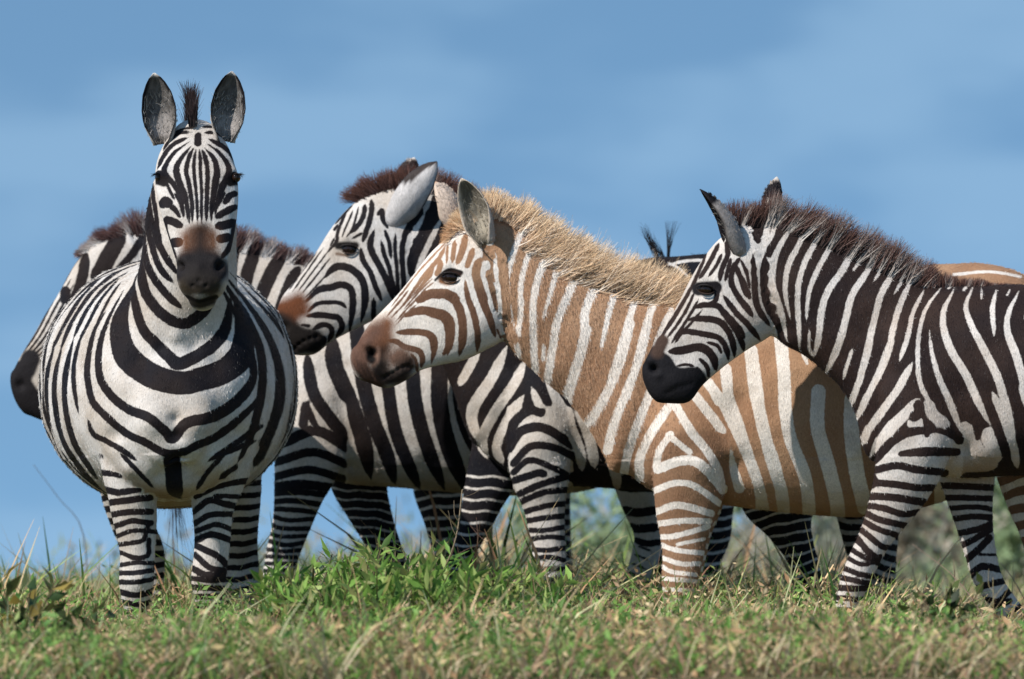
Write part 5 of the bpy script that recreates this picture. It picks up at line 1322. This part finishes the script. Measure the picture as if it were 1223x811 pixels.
GR = [(.16, .30, .05), (.24, .38, .08), (.09, .18, .035), (.34, .43, .12), (.30, .30, .10)]
DG_ = [(.035, .07, .022), (.05, .09, .03), (.025, .05, .02), (.10, .12, .03)]
gp = 'green leafy plants growing in the grass'
spots = [(345, 17.6, .30, 'leafmost'), (372, 18.3, .36, ''), (402, 17.4, .30, ''), (430, 18.0, .38, ''), (455, 17.2, .31, ''), (478, 18.5, .40, ''), (505, 17.7, .37, ''), (530, 18.3, .39, ''), (556, 17.3, .32, ''), (590, 18.1, .34, ''), (622, 17.5, .27, ''), (655, 18.2, .30, '')]
wh = ['leftmost bright green plant, in front of the striped foreleg right of the round-bellied zebra', 'second bright green plant from the left below the gap between belly and foreleg', 'third bright green plant from the left, low against the frame bottom',
      'tall bright green plant under the dark far foreleg, fourth from the left', 'low bright green plant fifth from the left in the thick clump', 'tallest bright green plant at the middle of the clump, sixth from the left',
      'bright green plant seventh from the left, just left of the hidden zebra\'s foreleg', 'bright green plant eighth from the left, right under the hidden zebra\'s foreleg', 'low bright green plant ninth from the left in front of the clump',
      'bright green plant tenth from the left under the stepping dark leg', 'small bright green plant eleventh from the left, low in the grass', 'rightmost bright green plant of the clump, at the foot of the banded straight foreleg']
for (px, d, h, _), lb in zip(spots, wh):
    px = 345 + (px - 345) * .96
    leafy_plant('leafy_plant', px, d, h * 1.0, .14, 18, 19, GR, lb, gp, L=(.045, .09), W=(.011, .024))
leafy_plant('broad_leaved_plant', 22, 16.6, .33, .15, 8, 6, [(.04, .075, .025), (.05, .09, .03), (.30, .22, .05), (.08, .09, .03)], 'dark plant with broad curling leaves, some yellow, at the bottom left corner', 'broad leaved plants in the grass', L=(.06, .10), W=(.03, .045))
leafy_plant('broad_leaved_plant', 78, 16.8, .29, .12, 7, 6, [(.05, .08, .025), (.32, .24, .06), (.07, .09, .03)], 'low broad-leaved plant with yellowing leaves below the far left zebra\'s muzzle', 'broad leaved plants in the grass', L=(.05, .085), W=(.026, .04))
leafy_plant('broad_leaved_plant', 1132, 17.0, .29, .11, 9, 8, [(.04, .065, .022), (.09, .12, .03), (.03, .045, .02)], 'dark olive rounded plant on a pale stem under the right zebra\'s belly', 'broad leaved plants in the grass', L=(.035, .06), W=(.022, .034))
for i_, (px, d) in enumerate([(318, 16.9), (372, 16.7), (425, 16.9), (480, 16.6), (535, 16.9), (590, 16.7), (640, 17.0)]):
    leafy_plant('leafy_plant', px, d, .17, .13, 12, 14, GR, ['leftmost', 'second from the left', 'third from the left', 'middle one', 'third from the right', 'second from the right', 'rightmost'][i_] + ' of the seven low green plants in front of the thick clump', 'low green plants in front of the clump', L=(.03, .06), W=(.009, .018))
for px, d, h, lb in [(700, 17.6, .19, 'small green plant in the grass right of the clump, below the bright bush'), (905, 18.2, .20, 'small green plant below the golden zebra\'s belly'), (1015, 17.4, .17, 'small green plant below the right zebra\'s front hoof'), (250, 17.3, .17, 'small green plant in the grass below the round-bellied zebra\'s legs')]:
    leafy_plant('leafy_plant', px, d, h, .12, 8, 14, GR[:3], lb, 'small green plants low in the grass')

# ------------------------------------------------------------------ dry stalks and twigs
def twig(name, pts, label, r0=.003, col=(.36, .27, .17), br=0, group='dry twigs and stalks in the grass'):
    P = [PW(*p) for p in pts]
    P[0][2] = float(gz(P[0][0], P[0][1])) - .01
    c = P[0].copy()
    v, f_ = loft([(p, np.array([r, 0, 0]), np.array([-r, 0, 0]), np.array([0, r, 0])) for p, r in zip(P, np.linspace(r0, r0 * .45, len(P)))], m=4, n=6)
    V = [v]; Fs = list(f_); o_ = len(v)
    cur = catmull(P, 6)
    for i in range(br):
        k_ = rng.integers(len(cur) // 3, len(cur) - 1); p = cur[k_]; q = p + np.array([rng.normal() * .06, rng.normal() * .02, .03 + .06 * rng.random()])
        v, f_ = loft([(a_, np.array([r, 0, 0]), np.array([-r, 0, 0]), np.array([0, r, 0])) for a_, r in ((p, r0 * .5), ((p + q) / 2 + rng.normal(size=3) * .006, r0 * .4), (q, r0 * .25))], m=3, n=5)
        V.append(v); Fs += [tuple(z + o_ for z in q2) for q2 in f_]; o_ += len(v)
    V = np.vstack(V)
    o = link_mesh(name, V - c, Fs, M_leaf, cattrs={'paint': np.tile(col, (len(V), 1))})
    o.location = c
    tag(o, label, 'twig', group)
twig('dry_twig', [(480, 780, 18.0), (505, 720, 18.0), (530, 680, 18.1), (545, 640, 18.1), (552, 585, 18.2)], 'forked dry twig rising from the green plants before the hidden zebra\'s foreleg', .0035, br=7)
twig('dry_twig', [(470, 760, 18.1), (500, 700, 18.1), (560, 655, 18.2), (625, 640, 18.3)], 'thin brown twig leaning right above the green plants', .0025, (.30, .17, .12), br=5)
twig('dry_stalk', [(872, 800, 16.9), (866, 790, 16.9), (852, 776, 16.9)], 'short pale bent stalk at the bottom right of centre', .005, (.7, .66, .58))
twig('dry_stalk', [(766, 790, 17.4), (767, 740, 17.4), (765, 700, 17.4)], 'upright straw stalk below the golden zebra\'s foreleg', .003)
twig('dry_twig', [(1205, 790, 19.0), (1150, 700, 19.1), (1090, 650, 19.2)], 'long thin twig slanting left behind the right zebra\'s bent leg', .0028, (.40, .26, .2), br=4)
twig('dry_twig', [(1260, 760, 20.5), (1215, 700, 20.5), (1195, 672, 20.5)], 'pale twig at the right edge behind the bent leg', .003, (.45, .36, .28), br=3)
twig('dry_stalk', [(106, 780, 24.0), (100, 640, 24.0), (70, 595, 24.0), (40, 555, 24.0)], 'thin grey stem arching up against the sky at the far left', .003, (.2, .18, .17))
twig('dry_twig', [(150, 790, 17.8), (110, 730, 17.8), (60, 745, 17.8)], 'brown twig bending left in the bottom left grass', .003, (.36, .2, .13), br=3)
for px, py, d, lb in [(40, 800, 17.0, 'tall straw grass stalk near the left edge'), (215, 800, 17.4, 'straw grass stalk between the front legs of the round-bellied zebra'), (635, 800, 17.2, 'straw grass stalk left of the banded straight foreleg'),
                      (935, 800, 17.5, 'straw stalk with a small head below the golden belly'), (985, 800, 18.0, 'thin straw stalk before the right zebra\'s near foreleg'), (1180, 800, 17.2, 'straw stalk before the bent leg')]:
    twig('dry_stalk', [(px, py, d), (px + 6, py - 60, d), (px + rng.integers(-14, 20), py - 110, d)], lb, .002, (.48, .38, .2), br=4)

# ------------------------------------------------------------------ bushes behind
def bush(px, d, h, wdt, pal, label, n=4600, L=(.05, .10)):
    h = h * 1.45
    c = PW(px, 700, d); c[2] = float(gz(c[0], c[1]))
    ncl = 26; cc = rng.normal(size=(ncl, 3)) * (wdt * .3, wdt * .3, h * .24) + (0, 0, h * .55)
    cc[:, 2] = np.clip(cc[:, 2], .05, h * .92)
    k_ = rng.integers(0, ncl, n)
    P = c + cc[k_] + rng.normal(size=(n, 3)) * (wdt * .085, wdt * .085, h * .075)
    P[:, 2] = np.maximum(P[:, 2], c[2])
    pal = np.array(pal); tone = (.7 + .6 * rng.random(ncl))[k_]
    V, Fc, C = leaves(P, rng.normal(size=(n, 3)) + (0, 0, .5), rng.uniform(*L, n), rng.uniform(L[0] * .4, L[1] * .45, n), pal[rng.integers(0, len(pal), n)] * tone[:, None])
    o = bpy.data.objects.new('bush', None); COL.objects.link(o); o.location = c
    tag(o, label, 'bush', 'low bushes out of focus behind the herd')
    link_mesh('foliage', V - c, Fc, M_leaf, o, smooth=False, cattrs={'paint': C})
    SV, SF = [], []; o_ = 0
    for q in cc:
        b0 = c + (q[0] * .1, q[1] * .1, -.03); pts = [b0, c + (q[0] * .45, q[1] * .45, q[2] * .5), c + q]
        v, f_ = loft([(p, np.array([r, 0, 0]), np.array([-r, 0, 0]), np.array([0, r, 0])) for p, r in zip(pts, (.014, .01, .005))], m=2, n=5)
        SV.append(v); SF += [tuple(i + o_ for i in z) for z in f_]; o_ += len(v)
    SV = np.vstack(SV)
    link_mesh('branch', SV - c, SF, M_leaf, o, cattrs={'paint': np.tile((.17, .14, .11), (len(SV), 1))})
PB = [(.30, .39, .20), (.38, .46, .25), (.26, .34, .18)]  # bush palettes greyed and paled: distance haze put into the leaf colour
PG = [(.27, .30, .22), (.32, .34, .26), (.23, .27, .19)]
PD = [(.36, .30, .22), (.27, .26, .18), (.42, .34, .24)]
for px, d, h, wd, pal, lb in [
    (722, 36, .82, 1.0, PB, 'bright green bush behind, between the banded foreleg and the golden zebra\'s leg'), (682, 41, .62, .9, PB, 'smaller green bush just right of the banded straight foreleg'),
    (600, 48, .85, 1.6, PG, 'grey green bush behind, left of the banded straight foreleg'), (415, 52, .72, 1.5, PG, 'grey green bush seen in the gap behind the striding striped foreleg'),
    (480, 56, .60, 1.5, PG, 'low grey bush seen between the hind pair of dark legs left of centre'), (280, 54, .62, 1.6, PG, 'dim grey bush behind the round-bellied zebra\'s hind leg'),
    (212, 50, .70, 1.3, PG, 'dim bush seen between the legs of the round-bellied zebra'), (120, 54, .42, 1.8, PD, 'low dry bush left of the round-bellied zebra\'s leg'), (30, 60, .38, 1.8, PD, 'low dry bush at the left edge'),
    (900, 44, .82, 1.2, PD, 'dry bush behind, in the triangle right of the golden zebra\'s foreleg'), (988, 46, .98, 1.0, PG, 'grey green bush in the gap under the rear of the golden belly'),
    (1095, 42, .92, 1.3, PD, 'brownish bush between the two front legs of the right zebra'), (1150, 50, 1.15, 1.2, PG, 'taller grey bush behind the right zebra\'s bent leg'), (1212, 40, 1.0, 1.0, PB, 'green bush at the right edge behind the golden zebra\'s hind leg')]:
    bush(px, d, h, wd, pal, lb)
# scrub and tall dry grass far behind, seen as one blurred mass
n = 75000
x = rng.uniform(-8, 8, n); y = rng.uniform(18, 55, n)
top = np.interp(x, [-9, -4.5, -2.5, 0, 3, 9], [.46, .58, 1.2, 1.5, 1.75, 2.0]) * (.6 + .5 * rng.random(n)) * (.8 + .35 * patch(x, y, .9))
P = np.column_stack([x, y, gz(x, y) + rng.random(n) * top])
pal = np.array([(.40, .36, .28), (.34, .36, .27), (.28, .34, .21), (.46, .40, .31)])  # muted scrub tones carry the background haze as colour
V, Fc, C = leaves(P, rng.normal(size=(n, 3)) + (0, 0, 1.2), rng.uniform(.06, .16, n), rng.uniform(.02, .045, n), pal[rng.integers(0, 4, n)] * (.75 + .5 * rng.random((n, 1))))
g = link_mesh('scrub', V, Fc, M_leaf, smooth=False, cattrs={'paint': C})
tag(g, 'blurred dry scrub and tall grass far behind the zebras', None, None, 'stuff')
